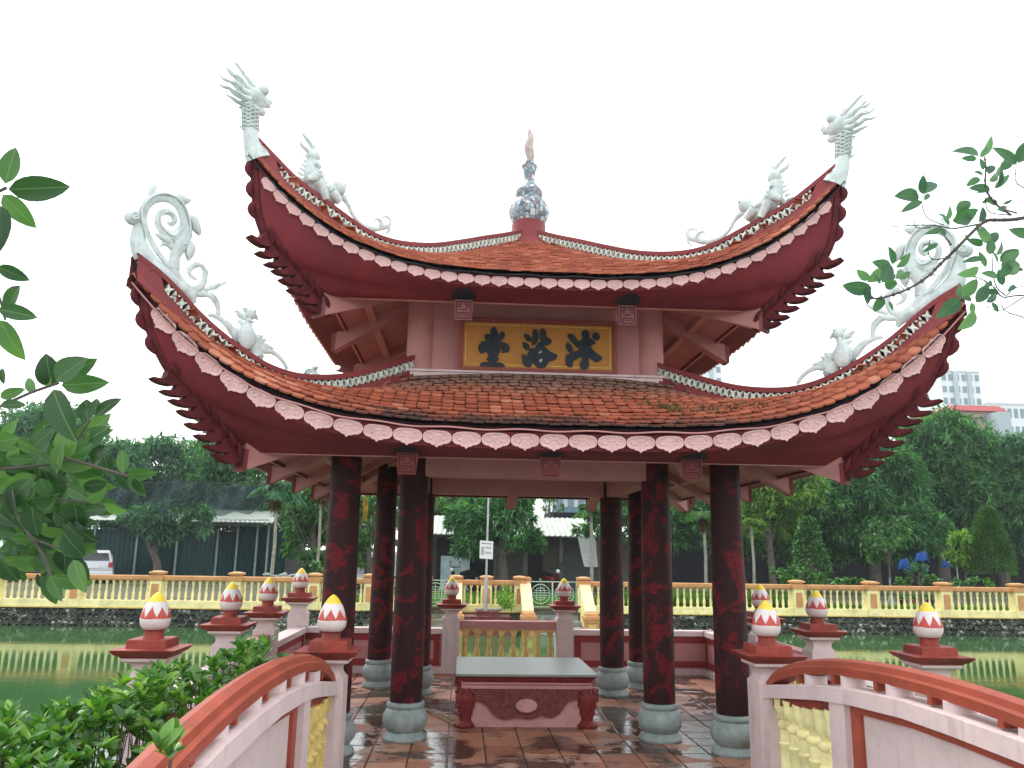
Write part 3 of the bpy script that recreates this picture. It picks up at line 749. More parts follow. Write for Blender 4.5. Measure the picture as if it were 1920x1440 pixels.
    ts = np.linspace(-.965, .965, 400); pp = np.array([mc(t) for t in ts]); ar = np.concatenate([[0], np.cumsum(np.linalg.norm(np.diff(pp, axis=0), axis=1))])
    sp_ = W_*2+.004; n = int(ar[-1]/sp_); mfr = []
    for i in range(n):
        s = ar[-1]/2+(i-(n-1)/2)*sp_; t = float(np.interp(s, ar, ts)); P = mc(t)
        ex = mc(t+.004)-mc(t-.004); ex /= np.linalg.norm(ex)
        F1 = F(t, .99)-F(t, .72); ez = F1-ex*np.dot(F1, ex); ez /= np.linalg.norm(ez); ey = np.cross(ez, ex)
        m4 = np.eye(4); m4[:3, 0] = ex; m4[:3, 1] = ey; m4[:3, 2] = ez; m4[:3, 3] = P-ey*.018-ez*.008
        mfr.append(m4); o = link('eave_medallion', mm, root, mat=Matrix(m4.tolist()))
    bj = np_mesh('eave_medallion', [v.co for v in mm.vertices], [tuple(p.vertices) for p in mm.polygons], mfr, MEDP)
    for k in (1, 2, 3):
        o = link('eave_medallion', bj, root, rz=k*PI/2); o['kind'] = 'stuff'
    # tiles
    TV, TF = tile_tpl(.116, .205, .015); fr = tile_frames(R, .120, .138)
    if low:
        fr.sort(key=lambda m_: np.linalg.norm(m_[:3, 3]-CAM)*(1-.0*m_[2, 3]))
        near, far = fr[:300], fr[300:]
        tme_ = bpy.data.meshes.new('roof_tile'); tme_.from_pydata(TV, [], TF); tme_.materials.append(TILE)
        for m_ in near: link('roof_tile', tme_, root, mat=Matrix(m_.tolist()))
    else: far = fr
    o = link('roof_tile', np_mesh('roof_tile', TV, TF, far, TILE), root); o['kind'] = 'stuff'
    allm = np_mesh('roof_tile', TV, TF, fr, TILE)
    for k in (1, 2, 3):
        o = link('roof_tile', allm, root, rz=k*PI/2); o['kind'] = 'stuff'
    # cable slung under the tiles
    q = MB(); P = []
    for i in range(81):
        t = -.99+1.98*i/80; p_ = rp(R, 0, t); P.append((p_[0], p_[1]-.03, p_[2]-(.032 if low else .025)+.008*math.sin(i*.9)))
    q.tube(P, .008 if low else .006, 6); q.build('lightning_cable', PINK if low else DARK, root)
    return root, ztop
lowroof, lz = build_roof('low'); uproof, uz = build_roof('up')
# --- columns
colpos = [(-2.10, -2.06), (2.05, -2.06), (-1.40, -1.43), (1.42, -1.43), (-1.42, 1.43), (1.42, 1.43), (-2.03, 2.06), (1.98, 2.06)]
q = MB(); q.lathe([(.175, .36), (.178, .9), (.172, 1.8), (.162, 2.8), (.158, 3.36)], 40); cme = q.mesh('column_shaft', COLM)
q = MB(); q.lathe([(.235, 0), (.240, .02), (.225, .045), (.185, .085), (.20, .10), (.232, .14), (.246, .19), (.243, .245), (.215, .30), (.19, .322), (.197, .33), (.208, .345), (.21, .362), (.203, .38), (.18, .388)], 40)
bme = q.mesh('column_base', GREYG)
for x, y in colpos:
    c = link('column', None, pav, (x, y, 0)); link('column_shaft', cme, c); link('column_base', bme, c)
# --- ring beams, upper wall
for k in range(4):
    b = MB(); b.box(-1.32, 1.32, -1.53, -1.33, 2.84, 3.42); o = b.build('lintel', PINK, pav); o.rotation_euler = (0, 0, k*PI/2)
b = MB(); b.box(-1.5, 1.5, -1.5, 1.5, 3.40, 3.46); b.build('ceiling', PINK, pav)
for k in range(4):
    b = MB(); b.box(-1.35, 1.35, -1.47, -1.37, 3.46, 5.3)
    o = b.build('upper_wall', PINK, pav); o.rotation_euler = (0, 0, k*PI/2)
    b = MB(); b.box(-1.56, 1.56, -1.60, -1.40, 3.90, 4.055); b.box(-1.58, 1.58, -1.62, -1.40, 4.058, 4.085)
    o = b.build('wall_sill', PINKW if k == 0 else PINK, pav); o.rotation_euler = (0, 0, k*PI/2)
b = MB(); b.lathe([(.165, 3.46), (.165, 5.3)], 32); wc = b.mesh('corner_column', PINK)
for sx in (-1, 1):
    for sy in (-1, 1): link('corner_column', wc, pav, (sx*1.395, sy*1.395, 0))
# --- apex drum, finial
def zr(y): return at(990, y, Y=0)[2]
b = MB(); b.lathe([(.36, 6.20), (.30, 6.30), (.245, 6.42), (.245, 6.60), (.23, 6.63)], 28); b.build('apex_drum', RIDGE, pav)
b = MB()
pf = [(.23, 6.60), (.245, 6.63), (.29, 6.70), (.315, 6.78), (.31, 6.86), (.27, 6.94), (.215, 6.99), (.20, 7.0), (.205, 7.02), (.22, 7.06), (.215, 7.12), (.17, 7.18), (.115, 7.23), (.088, 7.28), (.085, 7.36), (.092, 7.42), (.12, 7.50), (.125, 7.53), (.09, 7.535), (.07, 7.60)]
b.lathe([(r*.93, z) for r, z in pf], 36); b.build('finial', MOS, pav)['label'] = 'gourd finial covered in blue and white china shards'
b = MB()
P = [(0, 0, 7.58), (.01, 0, 7.70), (-.015, 0, 7.85), (.012, 0, 7.98), (-.005, 0, 8.08), (0, 0, 8.17)]
b.tube([tuple(p) for p in spline(P, 3)], [.045, .05, .058, .066, .07, .072, .07, .066, .06, .052, .045, .038, .03, .02, .012, .004], 10)
b.tube([(.06*math.cos(u*7)*(1-u*.8), .06*math.sin(u*7)*(1-u*.8), 7.6+.5*u) for u in np.linspace(0, 1, 14)], [.02]*12+[.012, .004], 6)
b.build('flame_tip', paint('faded_flame', (.50, .36, .35), .5, .3, 12, .3, 30, (.55, .58, .54), .9, 14), pav)
# --- statues on the hips, traced in the diagonal plane (s,z)
DG = Vector((-1, -1, 0)).normalized(); NN = Vector((1, -1, 0)).normalized()
def dgp(x, y, sc_, ox, oy):
    P = at(x/sc_+ox, y/sc_+oy, diag=1); return (-P[0], P[2])
def D3(p, k=0): return DG*(p[0]*1.41421)+NN*k+Vector((0, 0, p[1]))
FRM = (DG, NN, Vector((0, 0, 1)))
def strokes(mb, tr, lst):
    """lst: (points px, radii m, flat ratio, offset)"""
    for pts, rad, fl, off in lst:
        P = spline([tr(*p) for p in pts], 4) if len(pts) > 2 else [np.array(tr(*p)) for p in pts]
        n = len(P); rr = [.86*float(np.interp(i/(n-1), np.linspace(0, 1, len(rad)), rad)) for i in range(n)]
        for o_ in (off if isinstance(off, tuple) else (off,)):
            mb.tube([D3(p, o_) for p in P], rr, 8, flat=(NN, fl))
def statue(name, lab, root, main, extra):
    q = MB(); main(q); o = q.build(name, STAT, root, ang=50); o['label'] = lab
    for nm, fn in extra: e = MB(); fn(e); e.build(nm, STAT, o, ang=50)
    return o
z2 = lambda x, y: dgp(x, y, 6.545, 400, 110)
def d_neck(q):
    strokes(q, z2, [([(550, 1235), (520, 1160), (480, 1050), (457, 900), (455, 760), (455, 640), (470, 520)], [.15, .135, .108, .090, .080, .074, .06], 1, 0)])
    for i in range(11):
        y_ = 860-i*24; c_ = z2(455, y_)
        q.tube([D3((c_[0], c_[1]))+DG*(.080*math.cos(a))+NN*(.080*math.sin(a))+Vector((0, 0, .008*math.sin(a*6+i*PI))) for a in np.linspace(0, 2*PI, 25)], .0095, 5, cap=False)
def d_head(q):
    c_ = z2(490, 470); q.blob(D3(c_), (.155, .105, .13), 16, ax=FRM)
    strokes(q, z2, [([(480, 470), (560, 520), (630, 545), (690, 570)], [.11, .09, .065, .045], .8, 0),
                    ([(470, 560), (540, 620), (590, 655), (630, 640)], [.07, .065, .055, .03], .8, 0),
                    ([(640, 520), (680, 530), (700, 565)], [.03, .035, .03], 1.2, 0)])
    for k in (-1, 1):
        q.blob(D3(z2(570, 420), k*.075), .058, 10, ax=FRM); q.blob(D3(z2(603, 425), k*.085), .024, 8, ax=FRM)
        strokes(q, z2, [([(430, 345), (520, 380), (600, 390)], [.02, .025, .015], 1, k*.05), ([(440, 560), (400, 570), (330, 570)], [.03, .022, .004], 1, k*.06), ([(500, 640), (470, 600), (420, 590)], [.02, .02, .004], 1, k*.05)])
def d_horn(pts): return lambda q: strokes(q, z2, [(pts, [.032, .030, .026, .02, .006], .8, (-.07, .07))])
ex = [('head', d_head)]+[('mane_spike', d_horn(p)) for p in (
    [(450, 370), (380, 280), (310, 190), (250, 110), (208, 85)], [(420, 410), (330, 320), (260, 250), (180, 225), (103, 138)],
    [(410, 460), (310, 400), (240, 330), (170, 315), (90, 270)], [(420, 530), (340, 500), (280, 455), (190, 405)], [(438, 370), (445, 320), (430, 262)])]
ex += [('neck_spine', (lambda p: (lambda q: strokes(q, z2, [(p, [.02, .016, .003], .7, 0)])))(p)) for p in ([(385, 640), (350, 630), (320, 600)], [(375, 760), (350, 735), (318, 718)], [(370, 865), (335, 835), (310, 800)], [(390, 560), (350, 545), (300, 525)])]
# broad slanted neck collar on ridge
dh = statue('dragon_head_ornament', 'white cement dragon head with swept back mane on long scaly neck', uproof, d_neck, ex)
for k in (1, 2, 3): rotcopy(dh, k)
# crouching horned beast on the upper ridge
z4 = lambda x, y: dgp(x, y, 6.545, 530, 240)
def l_body(q):
    strokes(q, z4, [([(640, 860), (520, 790), (430, 690), (370, 590), (350, 480), (370, 400)], [.09, .12, .14, .13, .10, .08], .75, 0),
                    ([(660, 930), (600, 850), (560, 800)], [.05, .07, .07], .9, (-.06, .06)),
                    ([(480, 900), (440, 800), (400, 700)], [.045, .06, .07], .9, (-.08, .08)),
                    ([(250, 640), (300, 640), (370, 600)], [.03, .05, .07], .9, (-.08, .08)),
                    ([(720, 830), (800, 930), (860, 1060), (960, 1180), (1080, 1230), (1180, 1230), (1210, 1160), (1150, 1110), (1120, 1160)], [.05, .035, .03, .035, .04, .042, .035, .02, .006], .7, 0),
                    ([(1080, 1240), (1200, 1230), (1290, 1200), (1320, 1130), (1270, 1085), (1200, 1110)], [.03, .035, .035, .03, .02, .006], .6, 0),
                    ([(1310, 1180), (1300, 1260), (1250, 1315)], [.03, .025, .004], .6, 0)])
    for i in range(60):
        u = random.random(); px_ = np.interp(u, [0, .5, 1], [600, 430, 350]); py_ = np.interp(u, [0, .5, 1], [800, 690, 450]); sg_ = random.choice((-1, 1))
        q.blob(D3(z4(px_+random.uniform(-40, 40), py_+random.uniform(-30, 30)), sg_*random.uniform(.05, .085)), random.uniform(.018, .034), 6, ax=FRM)
    for i in range(6): strokes(q, z4, [([(330-20*i, 380+50*i), (290-22*i, 350+50*i), (260-24*i, 320+52*i)], [.025, .018, .003], .6, 0)])
def l_head(q):
    q.blob(D3(z4(375, 350)), (.085, .07, .08), 12, ax=FRM); strokes(q, z4, [([(370, 320), (420, 310)], [.05, .035], 1, 0), ([(360, 380), (410, 370)], [.045, .03], 1, 0),
        ([(400, 300), (395, 210), (410, 140)], [.02, .014, .003], .7, 0)])
def l_h1(q): strokes(q, z4, [([(390, 290), (330, 180), (270, 100), (232, 55)], [.028, .03, .022, .005], .8, 0)])
def l_h2(q): strokes(q, z4, [([(350, 300), (290, 260), (230, 200), (212, 140)], [.028, .034, .026, .005], .8, 0)])
def l_cub(q):
    q.blob(D3(z4(690, 740)), (.085, .08, .085), 12, ax=FRM); strokes(q, z4, [([(700, 730), (750, 720)], [.05, .04], 1, 0), ([(640, 760), (600, 760)], [.05, .02], 1, 0), ([(680, 680), (650, 590)], [.022, .004], .7, 0), ([(690, 830), (760, 850), (795, 880)], [.04, .045, .008], .5, 0)])
    for k in (-1, 1): q.blob(D3(z4(730, 715), k*.05), .026, 8, ax=FRM)
bs = statue('ridge_beast_ornament', 'white cement horned beast crouching on the ridge with curled tail', uproof, l_body, [('head', l_head), ('horn', l_h1), ('horn', l_h2), ('cub', l_cub)])
for k in (1, 2, 3): rotcopy(bs, k)
# openwork scroll at the lower tips
z8 = lambda x, y: dgp(x, y, 4.174, 0, 240)
def s_main(q):
    strokes(q, z8, [([(1420, 1230), (1250, 1120), (1130, 1010), (1085, 900), (1085, 800), (1105, 740), (1070, 680), (1040, 690)], [.05, .095, .115, .095, .07, .06, .055, .05], .55, 0),
                    ([(1350, 1110), (1240, 980), (1160, 830), (1125, 700), (1150, 600), (1220, 545), (1320, 550), (1400, 610), (1445, 720), (1450, 820), (1410, 910), (1370, 1000), (1360, 1100)], [.03, .035, .03, .035, .05, .06, .06, .06, .06, .085, .085, .06, .07], .5, 0),
                    ([(1440, 790), (1380, 850), (1300, 830), (1240, 760), (1240, 690), (1290, 655), (1350, 670), (1370, 720), (1340, 755), (1310, 735)], [.06, .075, .06, .04, .035, .035, .035, .032, .028, .02], .55, 0),
                    ([(1330, 900), (1300, 870), (1240, 840), (1205, 830)], [.05, .06, .03, .006], .6, 0), ([(1350, 940), (1300, 900), (1250, 930)], [.04, .04, .006], .6, 0),
                    ([(1200, 560), (1190, 500), (1226, 435)], [.05, .045, .004], .45, 0)])
    q.blob(D3(z8(1035, 700)), (.072, .06, .072), 14, ax=FRM)
    for sg_ in (-1, 1):
        strokes(q, z8, [([(1290, 1080), (1180, 940), (1125, 820), (1095, 700), (1125, 595), (1210, 530), (1325, 530), (1420, 600), (1470, 720), (1475, 820), (1440, 920)], [.012, .012], 1, sg_*.035),
                        ([(1410, 800), (1360, 850), (1300, 825), (1250, 760), (1252, 695), (1295, 665), (1345, 680), (1360, 718), (1335, 748)], [.010, .008], 1, sg_*.035),
                        ([(1065, 715), (1035, 725), (1010, 700), (1030, 670), (1055, 685), (1045, 705)], [.012, .010], 1, sg_*.055)])
def s_leaf(p): return lambda q: strokes(q, z8, [(p, [.025, .05, .045, .004], .45, (-.02, .02))])
def s_base(q):
    strokes(q, z8, [([(1340, 1100), (1400, 1190), (1480, 1265), (1560, 1255), (1600, 1190), (1625, 1110)], [.07, .06, .05, .045, .035, .012], .5, 0),
                    ([(1600, 1180), (1600, 1110), (1560, 1070), (1500, 1090), (1480, 1130), (1510, 1170), (1550, 1190)], [.03, .03, .03, .03, .028, .025, .006], .5, 0),
                    ([(1480, 1280), (1560, 1300), (1640, 1310), (1700, 1390), (1705, 1470)], [.03, .04, .035, .03, .03], .5, 0),
                    ([(1600, 1270), (1680, 1240), (1785, 1200)], [.02, .035, .004], .5, 0), ([(1530, 1080), (1540, 1050)], [.04, .02], .5, 0), ([(1500, 1090), (1450, 1105)], [.03, .005], .5, 0)])
    zz = lambda x, y: dgp(x, y, 3.097, 220, 330)
    strokes(q, zz, [([(540, 680), (580, 730), (585, 800)], [.03, .032, .02], .5, 0), ([(350, 630), (390, 650), (430, 690), (450, 740)], [.06, .075, .07, .02], .6, 0)])
sm = statue('scroll_tail_ornament', 'white cement openwork scroll with leaves rising at the roof corner', lowroof, s_main,
            [('leaf', s_leaf(p)) for p in ([(1350, 570), (1400, 550), (1450, 570), (1497, 565)], [(1460, 700), (1510, 720), (1540, 790), (1572, 845)], [(1465, 880), (1490, 930), (1480, 990), (1478, 1042)])]+[('base_scroll', s_base)])
for k in (1, 2, 3): rotcopy(sm, k)
# phoenix
z6 = lambda x, y: dgp(x, y, 10.29, 390, 560)
def p_body(q):
    strokes(q, z6, [([(700, 880), (730, 720), (760, 560), (775, 470), (800, 380)], [.10, .095, .062, .046, .042], .75, 0),
                    ([(860, 820), (830, 700), (790, 560)], [.06, .06, .035], .8, 0), ([(940, 1110), (900, 1000), (850, 880)], [.10, .09, .08], .7, 0), ([(1060, 1140), (960, 1080)], [.03, .07], .7, 0)])
    q.blob(D3(z6(820, 300)), (.062, .05, .058), 12, ax=FRM)
    for k in (-1, 1): q.blob(D3(z6(868, 250), k*.035), .018, 8, ax=FRM); q.blob(D3(z6(690, 760), k*.06), (.10, .035, .13), 10, ax=FRM)
    for i in range(5): q.blob(D3(z6(760+22*i, 425+10*i), .03), .014, 6, ax=FRM)
def p_str(p, r, fl=.5): return lambda q: strokes(q, z6, [(p, r, fl, 0)])
ps = [('beak', p_str([(880, 320), (920, 350), (960, 420)], [.035, .03, .008], .8)), ('crest', p_str([(790, 270), (720, 220), (650, 168)], [.04, .035, .004])),
      ('neck_feather', p_str([(720, 370), (620, 320), (560, 250), (490, 242)], [.04, .04, .022, .003])), ('neck_feather', p_str([(700, 530), (620, 450), (530, 430)], [.04, .03, .003])),
      ('tail_plume', p_str([(600, 800), (480, 640), (380, 500), (250, 400), (120, 330), (0, 310)], [.05, .055, .045, .032, .028, .02])),
      ('wing', p_str([(620, 720), (540, 640), (530, 560)], [.09, .06, .005])), ('wing', p_str([(650, 680), (610, 600), (600, 545)], [.06, .04, .004])),
      ('tail_fan', p_str([(900, 850), (970, 760), (1075, 715)], [.05, .05, .004])), ('tail_fan', p_str([(930, 880), (1030, 820), (1140, 790)], [.045, .04, .004])),
      ('tail_fan', p_str([(950, 920), (1050, 890), (1172, 880)], [.045, .035, .004])), ('tail_fan', p_str([(960, 970), (1100, 940), (1200, 940), (1282, 975)], [.045, .035, .025, .004])),
      ('tail_plume', p_str([(990, 1000), (1180, 1010), (1320, 1080), (1440, 1200), (1530, 1360)], [.05, .035, .03, .028, .025]))]
ph = statue('phoenix_ornament', 'white cement phoenix with fanned tail standing on the lower ridge', lowroof, p_body, ps)
for k in (1, 2, 3): rotcopy(ph, k)
# moss and weeds growing on the tiles
R = ROOFS['low']; fr = []
for cx, cv_, n in ((.40, .30, 260), (.38, .38, 120), (.50, .24, 90), (.57, .26, 70), (.63, .24, 90), (-.1, .1, 20)):
    for _ in range(n):
        t = cx+random.gauss(0, .030); v = cv_+random.gauss(0, .05); p_ = rp(R, min(.9, max(.02, v)), t)
        q = Matrix.Translation(Vector(p_)+Vector((0, 0, .015))) @ Matrix.Rotation(random.uniform(0, 6.28), 4, 'Z') @ Matrix.Rotation(random.uniform(-.9, .9), 4, 'X') @ Matrix.Scale(random.uniform(.3, .95), 4)
        fr.append(np.array(q))
wv = [(-.004, 0, 0), (.004, 0, 0), (.018, .004, .035), (0, .01, .075), (-.018, .004, .035)]
o = link('roof_weeds', np_mesh('roof_weeds', wv, [(0, 1, 2, 3, 4)], fr, WEEDM)); tag(o, kind='stuff', label='dry reddish weeds and moss growing on the lower roof tiles', cat='weeds')
# --- name board
sg = thing('name_board', 'ochre name board with three bold dark brush characters under the upper eave', 'sign', (0, 0, 0))
YB = -1.60
s6 = lambda x, y: at(x/6.4+860, y/6.4+590, Y=YB-.03)
x0, x1, z0, z1 = -.925, .935, 4.09, 4.715
b = MB(); b.box(x0, x1, YB, YB+.11, z0, z1); b.build('board_back', SIGNR, sg)
b = MB(); t_ = .035
b.box(x0-.01, x1+.01, YB-.035, YB, z1-t_, z1+.005); b.box(x0-.01, x1+.01, YB-.035, YB, z0-.005, z0+t_)
b.box(x0-.01, x0+t_, YB-.035, YB, z0+t_, z1-t_); b.box(x1-t_, x1+.01, YB-.035, YB, z0+t_, z1-t_); b.build('frame', SIGNR, sg)
b = MB(); b.box(x0+t_+.004, x1-t_-.004, YB-.010, YB+.002, z0+t_+.004, z1-t_-.004); b.build('panel', SIGNY, sg)
b = MB(); u_ = t_+.03
for A, B_, Cc, Dd in ((x0+u_, x1-u_, z1-u_-.008, z1-u_), (x0+u_, x1-u_, z0+u_, z0+u_+.008), (x0+u_, x0+u_+.008, z0+u_+.009, z1-u_-.009), (x1-u_-.008, x1-u_, z0+u_+.009, z1-u_-.009)):
    b.box(A, B_, YB-.017, YB-.011, Cc, Dd)
b.build('inner_border', YELB, sg)
K1 = [[(420, 142), (455, 160), (465, 215), (480, 240), (510, 200), (545, 205), (558, 240), (550, 280), (505, 305), (500, 320), (560, 335), (605, 370), (615, 410), (600, 445), (520, 455), (512, 430), (530, 412), (485, 395), (500, 430), (470, 495), (455, 505), (480, 515), (480, 550), (440, 555), (438, 570), (510, 575), (545, 595), (556, 630), (520, 637), (430, 622), (350, 628), (285, 637), (260, 615), (258, 580), (300, 568), (360, 570), (365, 550), (335, 540), (335, 512), (370, 508), (330, 430), (305, 450), (275, 468), (240, 430), (235, 390), (260, 330), (300, 312), (335, 330), (310, 260), (315, 232), (345, 228), (378, 240), (380, 190), (395, 155)]]
K2 = [[(780, 222), (830, 235), (875, 275), (885, 305), (860, 325), (820, 310), (790, 275)], [(765, 325), (800, 330), (840, 355), (858, 390), (845, 425), (805, 425), (775, 385)],
      [(760, 460), (780, 480), (815, 498), (840, 440), (868, 395), (895, 400), (905, 415), (920, 385), (965, 325), (1000, 335), (1025, 375), (1090, 440), (1180, 480), (1188, 505), (1150, 545), (1075, 560), (1062, 610), (1030, 635), (960, 640), (920, 610), (888, 555), (870, 630), (820, 625), (780, 600), (768, 560)],
      [(888, 180), (930, 175), (960, 200), (960, 300), (935, 340), (900, 368), (875, 350), (890, 300)], [(975, 170), (1030, 165), (1050, 200), (1052, 270), (1090, 275), (1118, 310), (1105, 350), (1060, 368), (1020, 360), (978, 310)]]
K3 = [[(1305, 235), (1340, 225), (1390, 250), (1430, 310), (1440, 318), (1470, 300), (1495, 285), (1468, 220), (1490, 190), (1520, 178), (1560, 195), (1570, 230), (1568, 280), (1600, 285), (1645, 340), (1640, 350), (1580, 372), (1610, 425), (1680, 480), (1735, 520), (1690, 560), (1650, 572), (1610, 545), (1565, 500), (1560, 560), (1568, 620), (1530, 665), (1500, 685), (1475, 660), (1450, 590), (1478, 550), (1480, 490), (1440, 520), (1385, 550), (1372, 555), (1368, 630), (1310, 625), (1285, 590), (1282, 510), (1300, 470), (1330, 475), (1380, 430), (1410, 445), (1455, 405), (1430, 395), (1340, 310), (1308, 260)],
      [(1305, 325), (1350, 365), (1375, 410), (1365, 450), (1330, 455), (1295, 410), (1283, 370)], [(1620, 213), (1670, 215), (1698, 255), (1690, 295), (1655, 312), (1610, 285), (1598, 245)]]
def sgn(poly, d0, d1, mb, it=1):
    P = []
    for a_, c_ in chaikin(poly, it): w_ = s6(a_, c_); P.append((w_[0], w_[2]))
    mb.prism(P, lambda a, z, dd: (a, YB-dd, z), d0, d1)
for nm, K in (('hall_character', K1), ('bathe_character', K2), ('wash_character', K3)):
    b = MB()
    for P_ in K: sgn(P_, .008, .034, b)
    o = b.build('brush_character', INK, sg)
b = MB(); sgn([(957, 465), (975, 440), (992, 432), (1000, 462), (978, 455), (970, 472)], .033, .038, b); sgn([(965, 540), (1000, 528), (1006, 542), (990, 570), (972, 572)], .033, .038, b)
b.build('counter_mark', paint('chalky_gap', (.55, .50, .42), .6), sg)
# ================================================================== LOTUS POSTS
def lotus_post():
    t = thing('lotus_post', '', 'post')
    b = MB(); b.sq(0, 0, [(.148, -.06), (.148, .90), (.142, .905), (.120, .93), (.108, .96), (.110, .99), (.128, 1.015), (.150, 1.03), (.185, 1.045), (.185, 1.075)])
    b.build('post_body', PINKW, t)
    b = MB(); b.sq(0, 0, [(.19, 1.07), (.20, 1.085), (.235, 1.10), (.262, 1.135), (.268, 1.142), (.20, 1.150)]); b.build('post_cap', CAPR, t)
    b = MB(); b.sq(0, 0, [(.168, 1.148), (.162, 1.214), (.155, 1.22)]); b.build('cap_block', CAPR, t)
    b = MB(); b.lathe([(.088, 1.215), (.078, 1.25), (.082, 1.282), (.094, 1.292)], 24); b.build('bud_stem', CAPR, t)
    b = MB(); b.lathe([(.06, 1.283), (.095, 1.297), (.118, 1.325), (.127, 1.36), (.127, 1.395), (.116, 1.44), (.098, 1.485), (.075, 1.53), (.045, 1.575), (.018, 1.600), (.004, 1.608)], 40); b.build('lotus_bud', LOTUS, t)
    return t
proto = lotus_post(); PF = -3.33
posts = [((-1.968, PF), 1, 'lotus bud post at the left side of the pavilion entrance, left handrail ends against it'),
         ((1.968, PF), 1, 'lotus bud post at the right side of the pavilion entrance, right handrail ends against it'),
         ((-3.50, PF), 1, 'lotus bud post standing alone at far left over the pond and green shrub'),
         ((3.50, PF), 1, 'lotus bud post furthest right, its cap rising behind the right red handrail'),
         ((-3.50, -.94), 1, 'second nearest lotus bud post on the left parapet, just behind the shrub'),
         ((-3.50, .94), 1, 'third lotus bud post on the left parapet, between two others'),
         ((3.50, -.94), 1, 'lotus bud post on the right parapet against the stone bank, right of a hidden one'),
         ((3.50, .94), 1, 'lotus bud post half hidden behind the right entrance post bud'),
         ((-.97, 3.5), .98, 'lotus bud post at the left end of the low baluster screen behind the stone table'),
         ((.97, 3.5), .98, 'lotus bud post at the right end of the low baluster screen behind the stone table'),
         ((-3.56, 3.56), 1.045, 'farthest left lotus bud post on the rear left corner of the parapet')]
for i, ((x, y), k, lab) in enumerate(posts):
    o = proto if i == 0 else copy_tree(proto)
    o.location = (x, y, 0); o.scale = (k, k, k); o.rotation_euler = (0, 0, (0, PI/2, PI, -PI/2)[i % 4]+random.uniform(-.02, .02)); tag(o, lab, 'post', 'lotus bud posts round the pavilion')
# ================================================================== PARAPETS
def parapet(label, L, loc, rz, rails=False):
    t = thing('parapet_wall', label, 'wall', loc, rz, 'low parapet walls round the pavilion floor')
    h = .72; a, b_ = 0, L
    m = MB(); m.box(a, b_, -.07, .09, .02, h-.09); m.build('wall_panel', PINK, t)
    m = MB(); m.box(a, b_, -.125, .12, h-.085, h); m.build('coping', PINKW, t)
    m = MB(); m.box(a, b_, -.13, .12, -.06, .10); m.build('plinth', PINKW, t)
    n = max(1, round(L/2.3)); w_ = L/n
    for i in range(n):
        m = MB(); x0, x1 = a+i*w_+.04, a+(i+1)*w_-.04; z0, z1 = .12, h-.10; q_ = .10
        m.box(x0, x1, -.085, -.068, z1-q_, z1); m.box(x0, x1, -.085, -.068, z0, z0+q_); m.box(x0, x0+q_, -.085, -.068, z0+q_, z1-q_); m.box(x1-q_, x1, -.085, -.068, z0+q_, z1-q_)
        m.build('panel_frame', PANR, t)
    return t
IN = .13
parapet('rear parapet wall left of the middle baluster screen with dark red panel frame', 2.45, (-3.56, 3.5, 0), 0)
parapet('rear parapet wall right of the middle baluster screen, seen between columns', 2.45, (1.11, 3.5, 0), 0)
parapet('left parapet wall near the rear corner with a bright coping', 2.4, (-3.5, 1.08, 0), PI/2).rotation_euler = (0, 0, PI/2)
parapet('left parapet wall near the front corner behind the shrub', 2.2, (-3.5, -3.2, 0), PI/2)
parapet('right parapet wall near the rear corner', 2.42, (3.5, 3.5, 0), -PI/2)
parapet('right parapet wall near the front corner', 2.2, (3.5, -1.08, 0), -PI/2)
parapet('front parapet wall between the two left lotus bud posts', 1.24, (-3.36, PF, 0), 0)
parapet('front parapet wall between the two right lotus bud posts', 1.24, (2.11, PF, 0), 0)
# fix: side walls must show their panels towards the floor
BAL = [(.045, 0), (.045, .03), (.030, .045), (.035, .07), (.046, .13), (.040, .20), (.026, .27), (.024, .33), (.034, .36), (.034, .38), (.022, .40), (.030, .45), (.045, .50), (.05, .52), (.05, .55)]
def screen(label, L, loc, rz, z0=.12, z1=.72, nb=8, mat=YELB):
    t = thing('baluster_screen', label, 'balustrade', loc, rz, 'baluster screens between the lotus posts')
    m = MB(); m.bbox(0, L, -.10, .10, z1, z1+.13, .012); m.build('top_rail', PINK, t)
    m = MB(); m.box(0, L, -.10, .10, -.06, z0); m.build('plinth', PINK, t)
    m = MB(); k = (z1-z0)/.55; m.lathe([(r*1.15, z0+z*k) for r, z in BAL], 14); me = m.mesh('baluster', mat)
    q = MB()
    for i in range(nb):
        link('baluster', me, t, (L*(i+.5)/nb, 0, 0))
    w_ = L/nb                                             # scalloped arches joining the balusters
    for i in range(nb):
        cx = L*(i+.5)/nb; P = [(cx-w_/2, z1), (cx+w_/2, z1), (cx+w_/2, z1-.02), (cx+w_*.3, z1-.05), (cx+w_*.16, z1-.12), (cx-w_*.16, z1-.12), (cx-w_*.3, z1-.05), (cx-w_/2, z1-.02)]
        q.prism(P, lambda a, z, dd: (a, dd, z), -.05, .05)
    q.build('arched_head', mat, t)
    return t
screen('low screen of brown yellow balusters behind the stone table, pond showing through', 1.66, (-.83, 3.5, 0), 0)
screen('baluster screen on the left side between the two middle lotus posts', 1.60, (-3.5, -.80, 0), PI/2)
screen('baluster screen on the right side between the two middle lotus posts', 1.60, (3.5, -.80, 0), PI/2)
